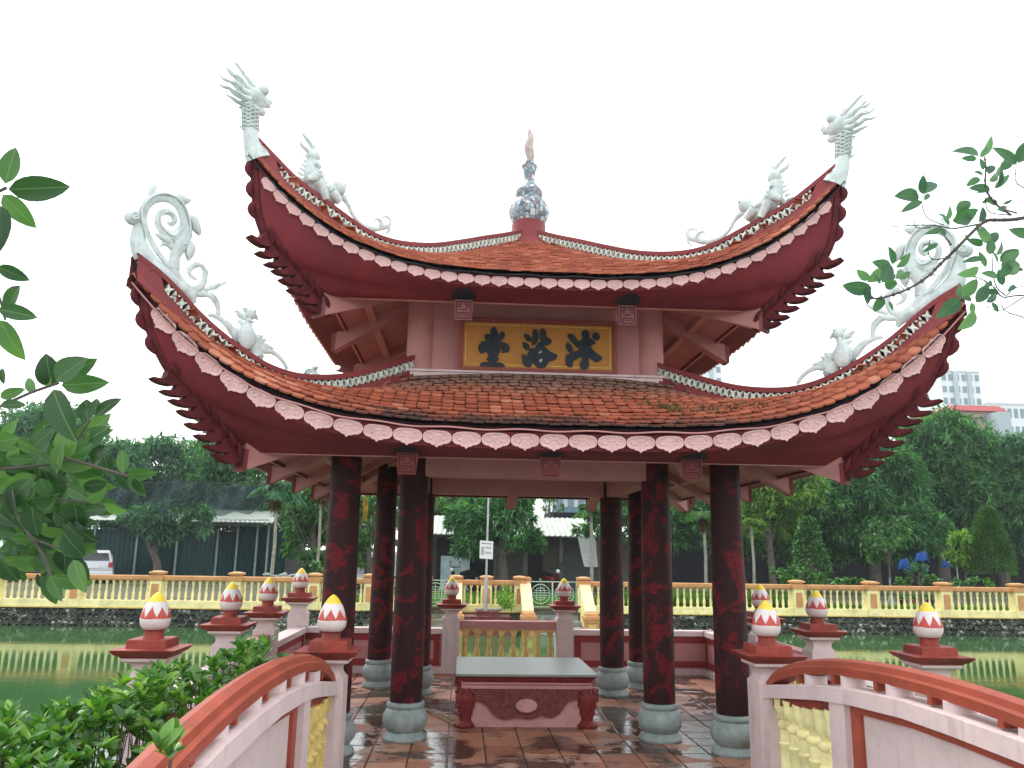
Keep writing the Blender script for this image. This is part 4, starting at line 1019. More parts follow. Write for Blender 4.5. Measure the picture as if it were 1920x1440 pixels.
# ================================================================== BRIDGE RAILINGS
def zrail(y):
    u = (y+6.1)/2.67; return .92+.42*max(0, 1-u*u)**.62
def zcap(y): return zrail(y)-.165 if y < -4 else min(zrail(y)-.165, .835) + (max(0, -3.6-y))*.0
ZC = [(-8.8, .82), (-8.4, .90), (-7.4, 1.13), (-6.9, 1.16), (-6.3, 1.165), (-5.8, 1.16), (-5.1, 1.115), (-4.6, 1.06), (-4.19, 1.0), (-3.7, .925), (-3.18, .835)]
def zc(y): return interp(y, ZC)
def railing(side, label):
    t = thing('bridge_railing', label, 'railing', (0, 0, 0), 0, 'arched railings of the footbridge')
    X = side*1.97; inn = -side                              # inner face direction
    ys = np.linspace(-3.46, -8.74, 60)
    m = MB(); V = []
    prof = [(-.080, -.078), (-.084, -.022), (-.060, -.010), (-.050, .024), (0, .040), (.050, .024), (.060, -.010), (.084, -.022), (.080, -.078), (0, -.080)]
    def hr(u, v):
        y = -3.46-5.28*u; a, z = (prof+[prof[0]])[int(round(v*10))]; return (X+a, y, zrail(y)-.040+z)
    m.grid(hr, 90, 10); m.build('handrail', RAILR, t, ang=30)
    # wall body: spandrel frame below cap
    xi = X+inn*.075; xo = X-inn*.10
    m = MB()
    def cap(u, v):
        y = -3.18-5.6*u; q = [(-.115, -.11), (-.115, -.008), (-.10, 0), (.10, 0), (.115, -.008), (.115, -.11), (-.115, -.11)][int(round(v*6))]
        return (X+q[0], y, zc(y)+q[1])
    m.grid(cap, 60, 6); m.build('wall_coping', PINKW, t, ang=30)
    def face(mb, xa, y0, y1, zt, zb, xb=None, n=16):        # slab between inner plane xa and xb following a top curve
        xb = X-inn*.06 if xb is None else xb
        mb.grid(lambda u, v: (xa, y0+(y1-y0)*u, zb+(zt(y0+(y1-y0)*u)-zb)*v), n, 1)
        mb.grid(lambda u, v: (xb, y0+(y1-y0)*u, zb+(zt(y0+(y1-y0)*u)-zb)*v), n, 1)
        for yy in (y0, y1): mb.grid(lambda u, v: (xa+(xb-xa)*u, yy, zb+(zt(yy)-zb)*v), 1, 1)
        mb.grid(lambda u, v: (xa+(xb-xa)*v, y0+(y1-y0)*u, zt(y0+(y1-y0)*u)), n, 1)
    zt0 = lambda y: zc(y)-.105
    for ya_, yb_ in ((-3.18, -3.56), (-4.76, -5.0), (-7.2, -7.44), (-8.64, -8.8)):
        m = MB(); face(m, X+inn*.10, ya_, yb_, zt0, -.3); m.build('pilaster', PINKW, t, smooth=False)
    m = MB(); face(m, X+inn*.03, -5.0, -7.2, zt0, -.3); m.build('recessed_panel', PINKW, t, smooth=False)
    m = MB(); w_ = .10
    face(m, X+inn*.055, -5.0, -5.0-w_*1.4, lambda y: zt0(y)-.0, .10, X+inn*.028); face(m, X+inn*.055, -7.2+w_*1.4, -7.2, zt0, .10, X+inn*.028)
    m.grid(lambda u, v: (X+inn*.055, -5.14-1.92*u, zt0(-5.14-1.92*u)-w_*.62*v), 20, 1); m.grid(lambda u, v: (X+inn*(.028+.027*v), -5.14-1.92*u, zt0(-5.14-1.92*u)-w_*.62), 20, 1)
    m.build('panel_frame', RAILR, t, smooth=False)
    # baluster openings
    for (ya, yb) in ((-3.56, -4.76), (-7.44, -8.64)):
        nb = 6; w_ = (ya-yb)/nb
        for i in range(nb):
            y = ya-w_*(i+.5); top = zt0(y)-.07
            q = MB(); k = top-.0
            q.lathe([(.062, -.2), (.062, .02), (.068, .03), (.068, .05), (.05, .06), (.05, .20), (.057, .21), (.057, .225), (.05, .235), (.052, .42), (.060, .43), (.062, .45), (.05, .46), (.048, .56), (.062, .575), (.066, .60), (.058, .615), (.042, .63), (.045, .66), (.075, .70), (.085, .74), (.082, max(.78, k-.07)), (.088, max(.80, k-.04)), (.088, max(.82, k))], 16, (X-inn*.0, y, 0))
            q.build('baluster', YEL if side > 0 else YELB, t)
        q = MB(); q.grid(lambda u, v: (X+inn*.06, ya+(yb-ya)*u, zt0(ya+(yb-ya)*u)-.07*v), 12, 1); q.grid(lambda u, v: (X-inn*.06, ya+(yb-ya)*u, zt0(ya+(yb-ya)*u)-.07*v), 12, 1)
        q.build('arch_head', CAPR, t, smooth=False)
        q = MB(); q.box(min(X-inn*.05, X+inn*.04), max(X-inn*.05, X+inn*.04), yb, ya, zt0(-4.2)-.155, zt0(-4.2)-.09)
        q.grid(lambda u, v: (X+inn*.03, ya+(yb-ya)*u, zt0(ya+(yb-ya)*u)-.07-.10*v), 12, 1); q.build('scalloped_head', YEL if side > 0 else YELB, t, smooth=False)
    # drums and brackets carrying the handrail
    for i, y in enumerate(np.arange(-4.33, -8.2, -.63)):
        m = MB(); m.lathe([(.085, zc(y)-.01), (.085, zrail(y)-.115)], 20, (X, y, 0)); m.build('rail_drum', PINKW, t)
        m = MB(); yy = y+.165; m.box(X-.079, X+.079, yy-.022, yy+.022, zc(yy)-.0+.012, zrail(yy)-.11); m.build('rail_bracket', RAILR, t)
    return t
railing(-1, 'left arched bridge railing with red handrail beside the green shrub')
railing(1, 'right arched bridge railing with red handrail and open yellow balusters')
b = MB(); b.grid(lambda u, v: (-2.1+4.2*u, -3.5-5.4*v, .02+.45*math.sin(PI*v)), 1, 24); b.grid(lambda u, v: (-2.1+4.2*u, -3.5-5.4*v, -.3+.45*math.sin(PI*v)), 1, 24)
b.build('bridge_deck', CONC)['kind'] = 'structure'
# ================================================================== STONE TABLE
tb = thing('stone_table', 'low carved stone altar table with grey green top in the pavilion', 'table', (-.02, -.14, 0))
TX, TY = .82, .78
b = MB(); b.bbox(-TX-.02, TX+.02, -TY-.02, TY+.02, .578, .602, .004); b.build('table_top', TABLE, tb)
b = MB(); b.stack([(-TX+.06, TX-.06, -TY+.06, TY-.06, .50), (-TX+.055, TX-.055, -TY+.055, TY-.055, .515), (-TX+.03, TX-.03, -TY+.03, TY-.03, .535), (-TX+.025, TX-.025, -TY+.025, TY-.025, .55), (-TX, TX, -TY, TY, .565), (-TX, TX, -TY, TY, .578)]); b.build('red_moulding', TABR, tb)
b = MB(); b.stack([(-TX+.06, TX-.06, -TY+.06, TY-.06, .425), (-TX+.05, TX-.05, -TY+.05, TY-.05, .43), (-TX+.05, TX-.05, -TY+.05, TY-.05, .465), (-TX+.07, TX-.07, -TY+.07, TY-.07, .475), (-TX+.055, TX-.055, -TY+.055, TY-.055, .48), (-TX+.055, TX-.055, -TY+.055, TY-.055, .4985)]); b.build('pink_moulding', PINK, tb)
b = MB(); b.box(-TX+.10, TX-.10, -TY+.10, TY-.10, -.002, .425); b.build('table_body', PINKT, tb)
z8t = lambda x, y: at(x/6.62+840, y/6.62+1220, Y=-.14-TY+.06)
ap = [(120, 480), (1870, 480), (1870, 640), (1710, 640), (1690, 650), (1640, 610), (1580, 608), (1490, 640), (1430, 720), (1380, 790), (1290, 835), (1220, 830), (1160, 800), (1100, 835), (1000, 850), (900, 840), (845, 820), (800, 845), (730, 857), (660, 850), (570, 800), (520, 730), (450, 660), (380, 632), (320, 640), (270, 680), (120, 680)]
b = MB(); P = [(z8t(*p)[0]+.02, z8t(*p)[2]) for p in ap]; b.prism(P, lambda a, z, dd: (a, -TY+.06+dd, z), 0, .045); b.build('carved_apron', CARVE, tb)
b = MB(); oc = z8t(975, 680)
b.prism([(oc[0]+.02+.128*math.cos(a), oc[2]+.078*math.sin(a)) for a in np.linspace(0, 2*PI, 28, endpoint=False)], lambda a, z, dd: (a, -TY+.052+dd, z), 0, .012); b.build('oval_cartouche', PINKT, tb)
b = MB(); b.tube([(oc[0]+.02+.136*math.cos(a), -TY+.055, oc[2]+.086*math.sin(a)) for a in np.linspace(0, 2*PI, 29)], .012, 6, cap=False)
for _ in range(130):                                       # carved foliage relief
    x = random.uniform(-.66, .66); z = random.uniform(.20, .42)
    if ((x-oc[0]-.02)/.16)**2+((z-oc[2])/.10)**2 < 1: continue
    zlim = interp(x, [(-.7, .36), (-.5, .40-.03), (-.42, .30), (-.3, .20), (-.1, .15), (.1, .15), (.3, .2), (.42, .30), (.5, .37), (.7, .36)])
    if z < zlim: continue
    a0 = random.uniform(0, 6.3); b.tube([(x+.022*math.cos(a0+u)*u/3, -TY+.056, z+.022*math.sin(a0+u)*u/3) for u in np.linspace(.5, 4, 7)], [.008, .009, .009, .008, .007, .006, .003], 5)
b.build('apron_relief', CARVE, tb)['kind'] = 'stuff'
LP = [(.10, .0), (.105, .03), (.09, .055), (.07, .075), (.075, .12), (.095, .20), (.115, .28), (.12, .34), (.105, .39), (.075, .425)]
m = MB(); m.lathe(LP, 16)
for i in range(9):
    a = 2*PI*i/9; m.tube([(.06*math.cos(a), .06*math.sin(a), .42), (.105*math.cos(a), .105*math.sin(a), .41), (.13*math.cos(a), .13*math.sin(a), .375)], [.02, .022, .008], 6)
    for z, r in ((.02, .11), (.15, .085), (.24, .108)): m.blob((r*math.cos(a+.3), r*math.sin(a+.3), z), .017, 6)
lm = m.mesh('leg', TABR)
for sx in (-1, 1):
    for sy in (-1, 1): link('leg', lm, tb, (sx*(TX-.10), sy*(TY-.10), 0))
m = MB(); m.tube([(-TX+.03, -.62, .42), (-TX-.02, -.60, .46), (-TX-.01, -.58, .53), (-TX+.02, -.58, .56)], [.02, .03, .026, .01], 8); m.build('corner_scroll', TABR, tb)
# bamboo sticks on the floor
def stick(a, c, r, lab, mat=WOOD):
    m = MB(); A = Vector(a); B = Vector(c); n = 9; P = [A.lerp(B, i/n) for i in range(n+1)]
    m.tube(P, [r*(1.12 if i % 3 == 0 else 1) for i in range(n+1)], 8); tag(m.build('bamboo_stick', mat), lab, 'stick')
a = at(790, 1325, Z=.02); c = at(853, 1358, Z=.02); stick(a, c, .014, 'thicker pale bamboo stick lying on the floor left of the stone table')
a = at(805, 1300, Z=.03); c = at(840, 1343, Z=.015); stick(at(795, 1327, Z=.05), at(850, 1350, Z=.012), .009, 'thin pale bamboo stick crossing over the thicker one')
stick(at(800, 1322, Z=.01), at(856, 1335, Z=.01), .006, 'dark thin twig on the wet floor touching the table base', BARK)
# ================================================================== FAR BANK
BY = 15.0
b = MB(); b.box(-40, 40, BY-.02, BY+.2, -1.2, .205); wall = tag(b.build('retaining_wall', STONEB, smooth=False), 'dark mouldy stone retaining wall along the far pond bank', 'wall')
fr = []; hexv = []
for k in range(6):
    a = PI/6+k*PI/3; hexv.append((.104*math.cos(a), 0, .098*math.sin(a)))
for k in range(6):
    a = PI/6+k*PI/3; hexv.append((.086*math.cos(a), -.035, .078*math.sin(a)))
HF = [tuple(range(11, 5, -1))]+[(k, (k+1) % 6, 6+(k+1) % 6, 6+k) for k in range(6)]
for j in range(5):
    for i in range(-110, 110):
        x = i*.19+(.095 if j % 2 else 0); z = .11-j*.165
        if -1.75 < x < 3.2: continue
        k = random.uniform(.85, 1.12); fr.append(np.array(Matrix.Translation((x+random.gauss(0, .008), BY-.025+random.uniform(0, .02), z+random.gauss(0, .008))) @ Matrix.Rotation(random.uniform(-.2, .2), 4, 'Y') @ Matrix.Diagonal((k, 1, random.uniform(.85, 1.1), 1))))
link('bank_stone', np_mesh('bank_stone', hexv, HF, fr, STONE), wall)['kind'] = 'stuff'
# water-line edge
def balustrade(label, xs, extra=0):
    t = thing('bank_balustrade', label, 'balustrade', (0, BY+.06, 0), 0, 'yellow balustrades along the far bank')
    x0, x1 = xs[0], xs[-1]
    m = MB(); m.box(x0, x1, -.11, .11, .205, .40); m.build('plinth', YEL, t)
    m = MB(); m.box(x0, x1, -.14, .14, .170, .203); m.build('plinth_lip', YELB, t)
    m = MB(); m.bbox(x0, x1, -.12, .12, 1.02, 1.14, .02); m.box(x0, x1, -.09, .09, .99, 1.018); m.build('top_rail', ORG, t)
    m = MB(); m.bbox(-.17, .17, -.17, .17, .20, 1.0, .0); pm = m.mesh('post', YEL, smooth=False)
    mc_ = MB(); mc_.stack([(-.20, .20, -.20, .20, 1.0), (-.20, .20, -.20, .20, 1.15), (-.15, .15, -.15, .15, 1.16), (-.15, .15, -.15, .15, 1.19), (-.21, .21, -.21, .21, 1.20), (-.21, .21, -.21, .21, 1.25), (-.08, .08, -.08, .08, 1.285)]); cm = mc_.mesh('post_cap', ORG, smooth=False)
    mp_ = MB(); mp_.prism([(-.09, .44), (.09, .44), (.11, .46), (.11, .88), (.09, .90), (-.09, .90), (-.11, .88), (-.11, .46)], lambda a, z, dd: (a, -.171-dd, z), 0, .008); pn = mp_.mesh('post_panel', ORG, smooth=False)
    mb_ = MB(); mb_.lathe([(r*1.0, .40+z*(.59/.55)) for r, z in BAL], 9); bm_ = mb_.mesh('baluster', YEL)
    for i, x in enumerate(xs):
        p_ = link('post', pm, t, (x, 0, 0)); link('post_cap', cm, p_); link('post_panel', pn, p_)
        if i < len(xs)-1:
            g = xs[i+1]-x-.34; n = max(1, int(round(g/.205)))
            for k in range(n): link('baluster', bm_, t, (x+.17+g*(k+.5)/n, 0, 0))
    return t
balustrade('long yellow balustrade with orange rail on the left part of the far bank', [-17.1, -14.75, -12.4, -10.03, -7.67, -5.3, -3.6, -1.95])
balustrade('long yellow balustrade with orange rail on the right part of the far bank', [3.06, 5.35, 7.6, 9.92, 12.34, 14.76, 17.23, 19.7])
balustrade('short yellow balustrade behind the flagpole pedestal', [-.95, .0, 1.05])
# stairs with sloping parapets, gates
for nm, xa, xb, lab in (('l', -1.75, -1.0, 'left flight of grey concrete steps going down to the pond'), ('r', 1.32, 2.88, 'right flight of grey concrete steps going down to the pond, below the open work gate')):
    t = thing('bank_steps', lab, 'steps', (0, 0, 0))
    for i in range(5):
        m = MB(); m.box(xa, xb, BY+.35-.42*i, BY+.9-.42*i, -.9, .26-.15*i); m.build('step', CONC, t, smooth=False)
def sloper(x, lab):
    t = thing('stair_parapet', lab, 'post', (x, BY, 0), 0, 'sloping yellow stair parapets at the far landing')
    m = MB(); m.prism([(.1, 1.14), (-1.25, .30), (-1.25, -.2), (.1, -.2)], lambda a, z, dd: (dd, a, z), -.13, .13); m.build('parapet_slab', YEL, t, smooth=False)
    m = MB(); m.prism([(.1, 1.20), (-1.3, .33), (-1.3, .29), (.1, 1.145)], lambda a, z, dd: (dd, a, z), -.17, .17); m.build('slab_coping', paint('cream_coping', (.85, .62, .36), .6) if 'cream_coping' not in bpy.data.materials else bpy.data.materials['cream_coping'], t, smooth=False)
    m = MB(); m.sq(0, -1.45, [(.20, -.8), (.20, .02), (.22, .03), (.22, .09), (.24, .10), (.24, .19), (.20, .20), (.18, .28)]); m.build('end_post', ORG, t, smooth=False)
    m = MB(); m.box(-.11, .11, -1.665, -1.652, -.22, -.04); m.build('fretwork_panel', YELB, t)
    m = MB(); m.bbox(-.2, .2, -.05, .30, 1.141, 1.25, .03); m.build('top_cap', ORG, t)
sloper(1.20, 'sloping yellow stair parapet left of the open work gate'); sloper(3.06, 'sloping yellow stair parapet right of the open work gate'); sloper(-.92, 'sloping yellow stair parapet beside the left flight, mostly hidden by a lotus post'); sloper(-1.88, 'sloping yellow stair parapet left of the left flight of steps')
def gate(xa, xb, lab):
    t = thing('metal_gate', lab, 'gate', ((xa+xb)/2, BY+.45, 0), 0, 'pale green metal gates at the top of the steps')
    W_ = (xb-xa)/2
    for sgn_ in (-1, 1):
        x0, x1 = sorted((0.01*sgn_, sgn_*W_)); m = MB(); r = .016
        for A, B_ in (((x0, .33), (x1, .33)), ((x0, 1.10), (x1, 1.10)), ((x0, .33), (x0, 1.10)), ((x1, .33), (x1, 1.10))): m.tube([(A[0], 0, A[1]), (B_[0], 0, B_[1])], r, 6)
        lf = m.build('gate_leaf', GRSTEEL, t)
        m = MB(); cx = (x0+x1)/2; cz = .72; R_ = .30
        m.tube([(cx+R_*math.cos(a), 0, cz+R_*math.sin(a)) for a in np.linspace(0, 2*PI, 30)], .013, 5, cap=False)
        for z, h in ((.18, .12), (.11, .2), (.04, .27), (-.04, .27), (-.11, .2), (-.18, .14)): m.tube([(cx-h, 0, cz+z), (cx+h, 0, cz+z)], .010, 4)
        for x_, h in ((0, .27), (-.12, .17), (.12, .17)): m.tube([(cx+x_, 0, cz-h), (cx+x_, 0, cz+h)], .010, 4)
        m.build('longevity_roundel', GRSTEEL, lf)
gate(1.36, 2.88, 'pale green double gate with round longevity emblems right of the flagpole'); gate(-1.78, -1.0, 'pale green gate with round emblem left of the flagpole behind a column')
# pedestal + flagpole + notice
t = thing('flagpole_pedestal', 'stepped dark red pedestal of the flagpole on the far bank', 'pedestal', (.0, 13.9, 0))
for i, (h, z0, z1) in enumerate(((.80, -.8, -.02), (.64, -.02, .16), (.34, .16, .30))):
    m = MB(); m.bbox(-h*.98, h*1.0, -.5*h-.1, .5*h+.1, z0, z1-.025, .0); m.box(-h*1.04, h*1.06, -.5*h-.14, .5*h+.14, z1-.025, z1-.001); m.build('pedestal_tier', PEDR, t, smooth=False)
m = MB()
for _ in range(26): m.blob((random.uniform(-.3, .45), random.uniform(-.12, .12), .31+random.uniform(0, .03)), (random.uniform(.03, .07), .04, .03), 6)
m.build('rubble', CONC, t)
pf_ = at(911, 1118, Y=13.9)
fp = thing('flagpole', 'tall thin steel flagpole behind the stone table, notice fixed to it', 'flagpole', (pf_[0], 13.9, .3))
m = MB(); m.tube([(0, 0, 0), (0, 0, .95)], .055, 12); m.build('pole_sleeve', STEEL, fp)
m = MB(); m.tube([(0, 0, .9), (.03, 0, 6.5)], [.034, .026], 10); m.build('pole_shaft', STEEL, fp)
nb_ = thing('notice_board', 'small white notice with blurred grey print hung on the flagpole', 'sign', (pf_[0], 13.83, 0))
q0 = at(900, 1014, Y=13.83); q1 = at(924, 1048, Y=13.83); xc, zc_ = (q0[0]+q1[0])/2-pf_[0], (q0[2]+q1[2])/2; w_, h_ = (q1[0]-q0[0])/2, (q0[2]-q1[2])/2
rot = lambda a, z, dd: (xc+a, dd, zc_+z-a*.06)
m = MB(); m.prism([(-w_, -h_), (w_, -h_), (w_, h_), (-w_, h_)], rot, -.012, .0); m.build('board', WHITE, nb_)
m = MB()
m.prism([(-w_*.75, h_*.62), (w_*.75, h_*.62), (w_*.75, h_*.78), (-w_*.75, h_*.78)], rot, -.016, -.0125)
m.prism([(-w_*.8, -h_*.6), (-w_*.35, -h_*.6), (-w_*.35, h_*.32), (-w_*.8, h_*.32)], rot, -.016, -.0125)
for r_ in (.1, -.45):
    for j in range(3): m.prism([(-w_*.2+j*w_*.32, h_*r_), (-w_*.2+j*w_*.32+w_*.24, h_*r_), (-w_*.2+j*w_*.32+w_*.24, h_*(r_+.28)), (-w_*.2+j*w_*.32, h_*(r_+.28))], rot, -.016, -.0125)
m.build('print', paint('grey_print', (.42, .40, .41), .6), nb_)
# ------------------------------------------------------------------ sheds and house
def pw(x, y, Y): p = at(x, y, Y=Y); return p
Yh = 33.0
t = thing('green_shed', 'long dark green corrugated sheet shed behind the left balustrade', 'shed', (0, 0, 0))
gz = .3
bx = [pw(x, 1070, Yh)[0] for x in (60, 116, 171, 252, 290, 328, 404, 441, 478, 499, 530)]; tz = [pw(300, 994, Yh)[2]]*7+[pw(460, 988, Yh)[2]]*3
for i in range(len(bx)-1):
    m = MB(); n = 18; w_ = bx[i+1]-bx[i]
    m.grid(lambda u, v: (bx[i]+w_*u, Yh+.03*(1 if int(round(u*n)) % 2 else -1), gz-.2+(tz[i]-gz+.2)*v), n, 1); m.build('sheet_panel', SHEDG, t, smooth=False)
    m = MB(); m.box(bx[i]-.05, bx[i]+.05, Yh-.12, Yh-.04, gz-.2, tz[i]+.12); m.build('post', SHEDP, t, smooth=False)
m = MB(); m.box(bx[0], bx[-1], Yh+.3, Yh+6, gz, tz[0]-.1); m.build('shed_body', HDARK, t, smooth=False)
def tin(x0p, x1p, yt, yb, Y, par, dz=0):
    a = pw(x0p, yb, Y); c = pw(x1p, yb, Y); e = pw((x0p+x1p)/2, yt, Y+3); n = int((c[0]-a[0])/.12)
    m = MB(); m.grid(lambda u, v: (a[0]+(c[0]-a[0])*u, Y+3*v, a[2]+dz*u+(e[2]-a[2])*v+.022*(1 if int(round(u*n)) % 2 else -1)), n, 1)
    m.grid(lambda u, v: (a[0]+(c[0]-a[0])*u, Y+3*v, a[2]-.05+dz*u+(e[2]-a[2])*v), 1, 1); m.build('tin_roof', TIN, par, smooth=False)
tin(355, 510, 956, 977, Yh-1.2, t); tin(150, 235, 958, 974, Yh-1.2, t); tin(235, 355, 960, 976, Yh-1.0, t)
m = MB(); a = pw(350, 984, Yh-.8); c = pw(505, 984, Yh-.8)
m.tube([(a[0], a[1], a[2]), (c[0], c[1], c[2])], .03, 5); m.tube([(a[0], a[1], a[2]+.25), (c[0], c[1], c[2]+.25)], .03, 5)
for i in range(10):
    x_ = a[0]+(c[0]-a[0])*i/10; x2 = a[0]+(c[0]-a[0])*(i+1)/10; m.tube([(x_, a[1], a[2]), ((x_+x2)/2, a[1], a[2]+.25), (x2, a[1], a[2])], .018, 4)
m.build('roof_truss', SHEDP, t)
Y2 = 27.0
ho = thing('tin_roof_house', 'low house with pale tin roof and dark doorways behind the flagpole', 'house', (0, 0, 0))
hx0, hx1 = pw(770, 1000, Y2)[0], pw(1230, 1000, Y2)[0]; hz = pw(950, 1000, Y2)[2]
tin(770, 1230, 970, 1000, Y2-1.3, ho)
m = MB(); m.box(hx0, hx1, Y2, Y2+4, gz-.2, hz-.05); m.build('house_wall', HWALL, ho, smooth=False)
for xa, xb, yt, mt, nm in ((820, 850, 1008, HDARK, 'doorway'), (938, 978, 1010, HSHUT, 'shutter'), (992, 1018, 1008, HDARK, 'doorway'), (1055, 1085, 1008, HSHUT, 'shutter'), (1086, 1120, 1006, HSHUT, 'shutter'), (860, 925, 1012, HDARK, 'doorway')):
    A, B_ = pw(xa, yt, Y2-.03), pw(xb, 1085, Y2-.03); m = MB(); m.box(A[0], B_[0], Y2-.05, Y2-.004, gz-.1, A[2]); m.build(nm, mt, ho, smooth=False)
for x_ in (786, 930, 985, 1052): A = pw(x_, 1000, Y2-.9); m = MB(); m.box(A[0]-.09, A[0]+.09, Y2-1.0, Y2-.85, gz-.1, hz-.02); m.build('porch_post', HWALL, ho, smooth=False)
A = pw(827, 1042, Y2-.6); B_ = pw(880, 1083, Y2-.6)
m = MB(); m.box(A[0], B_[0], Y2-.62, Y2-.5, gz, A[2]); o = m.build('chest_panel', paint('pale_blue_panel', (.42, .52, .56), .4, .25, 3), None, smooth=False); tag(o, 'pale blue panel leaning at the house porch behind the scooter', 'panel')
# tarp
a0, a1, a2, a3 = pw(1083, 1006, Y2-1.6), pw(1150, 1010, Y2-1.6), pw(1150, 1052, Y2-1.6), pw(1095, 1062, Y2-1.6)
m = MB(); m.grid(lambda u, v: ((1-v)*((1-u)*a0+u*a1)+v*((1-u)*a3+u*a2))+np.array([0, .10*math.sin(u*9+v*4)*v, -.25*math.sin(PI*u)*v*.5]), 16, 10); tag(m.build('white_tarp', TARPW), 'white tarp hung in folds from the tin roof house', 'tarp')
# net
Yn = 28.0
def netp(u, v):
    p = pw(150+345*u, 906+5*math.sin(u*9), Yn); q_ = 38+15*abs(math.sin(u*9.5))+5*math.sin(u*41+1); z = p[2]-q_*mpp(Yn)*v
    return (p[0], Yn+.35*math.sin(u*19+v*2)*v+.16*math.sin(u*67+v*3), z)
m = MB(); m.grid(netp, 180, 8); tag(m.build('shade_net', NET), 'dark shade net hanging in swags in front of the left trees', 'net')
m = MB(); A = pw(120, 905, Yn); B_ = pw(520, 905, Yn); m.tube([A, B_], .015, 4)
m.tube([pw(527, 930, 22), pw(590, 1080, 18)], .012, 4); m.tube([pw(540, 940, 22), pw(598, 1075, 18)], .012, 4); tag(m.build('guy_wires', DARK), 'thin guy wires by the left palm and net', 'wire')
# ------------------------------------------------------------------ vehicles
def car(name, label, loc, rz, paintm, k=1.0, hatch=True):
    t = thing(name, label, 'car', loc, rz)
    W_ = .86*k
    def sec(x, zb, zt, w0, w1): return [(-w0, x, zb), (w0, x, zb), (w0*1.02, x, zb+(zt-zb)*.5), (w1, x, zt), (-w1, x, zt), (-w0*1.02, x, zb+(zt-zb)*.5)]
    def loft(S):
        m = MB(); V = [p for s in S for p in s]; F = []
        for i in range(len(S)-1):
            for j in range(6): F.append((i*6+j, i*6+(j+1) % 6, i*6+6+(j+1) % 6, i*6+6+j))
        F += [tuple(range(5, -1, -1)), tuple((len(S)-1)*6+j for j in range(6))]; return m.add(V, F)
    loft([sec(-2.0, .35, .88, W_*.9, W_*.84), sec(-1.95, .25, .98, W_*.97, W_*.88), sec(-1.3, .22, 1.0, W_, W_*.92), sec(0, .22, .98, W_, W_*.92), sec(1.3, .22, .92, W_, W_*.9), sec(1.95, .28, .80, W_*.95, W_*.8), sec(2.05, .35, .7, W_*.85, W_*.75)]).build('body', paintm, t, ang=30)
    loft([sec(-1.72, .95, 1.0, W_*.9, W_*.88), sec(-1.5, .95, 1.40, W_*.9, W_*.74), sec(-1.2, .95, 1.49, W_*.9, W_*.72), sec(.1, .95, 1.50, W_*.9, W_*.72), sec(.5, .94, 1.42, W_*.9, W_*.70), sec(1.15, .93, .95, W_*.88, W_*.8)]).build('cabin', paintm, t, ang=30)
    m = MB(); m.prism([(-W_*.76, 1.03), (W_*.76, 1.03), (W_*.66, 1.36), (-W_*.66, 1.36)], lambda a, z, dd: (a, -1.76+(z-1.0)*.6-dd, z), 0, .02); m.build('rear_window', GLASSD, t)
    for s in (-1, 1):
        m = MB(); m.prism([(-1.35, 1.0), (.95, .97), (.4, 1.36), (-1.2, 1.42)], lambda a, z, dd: (s*(W_*.905-(z-.95)*.30+dd), a, z), -.0, .012); m.build('side_window', GLASSD, t)
        m = MB(); m.stack([(s*W_*.82-.10, s*W_*.82+.10, -2.03, -1.93, .72), (s*W_*.82-.09, s*W_*.82+.09, -2.0, -1.9, .95)]); m.build('tail_lamp', LAMPR, t)
        for y in (-1.25, 1.3):
            m = MB(); f = lambda r, n=16, x0=0, x1=0: None
            P = [(math.cos(a)*.31, math.sin(a)*.31) for a in np.linspace(0, 2*PI, 18, endpoint=False)]
            m.prism(P, lambda a, z, dd: (s*(W_-.18+dd), y+a, .31+z), 0, .2); wh = m.build('wheel', BLACK, t)
            m = MB(); m.prism([(p[0]*.6, p[1]*.6) for p in P], lambda a, z, dd: (s*(W_-.17+dd), y+a, .31+z), .19, .205); m.build('rim', STEEL, wh)
    m = MB(); m.stack([(-W_*.97, W_*.97, -2.12, -1.95, .34), (-W_*.97, W_*.97, -2.14, -1.9, .44), (-W_*.93, W_*.93, -2.08, -1.9, .56)]); m.build('rear_bumper', paintm, t)
    m = MB(); m.box(-.24, .24, -2.035, -2.01, .70, .83); m.build('number_plate', WHITE, t)
    return t
A = pw(172, 1078, 30); car('parked_hatchback', 'silver hatchback parked with its rear to the pond by the green shed', (A[0], 30, gz), math.radians(24), CARS)
A = pw(10, 1078, 30); car('parked_car', 'dark red car at the far left, mostly behind the hanging leaves', (A[0], 30.3, gz), math.radians(10), CARR)
A = pw(700, 1078, 27); car('parked_van', 'silver van parked between the columns on the far bank', (A[0]+.3, 27, gz), math.radians(70), CARS, 1.05)
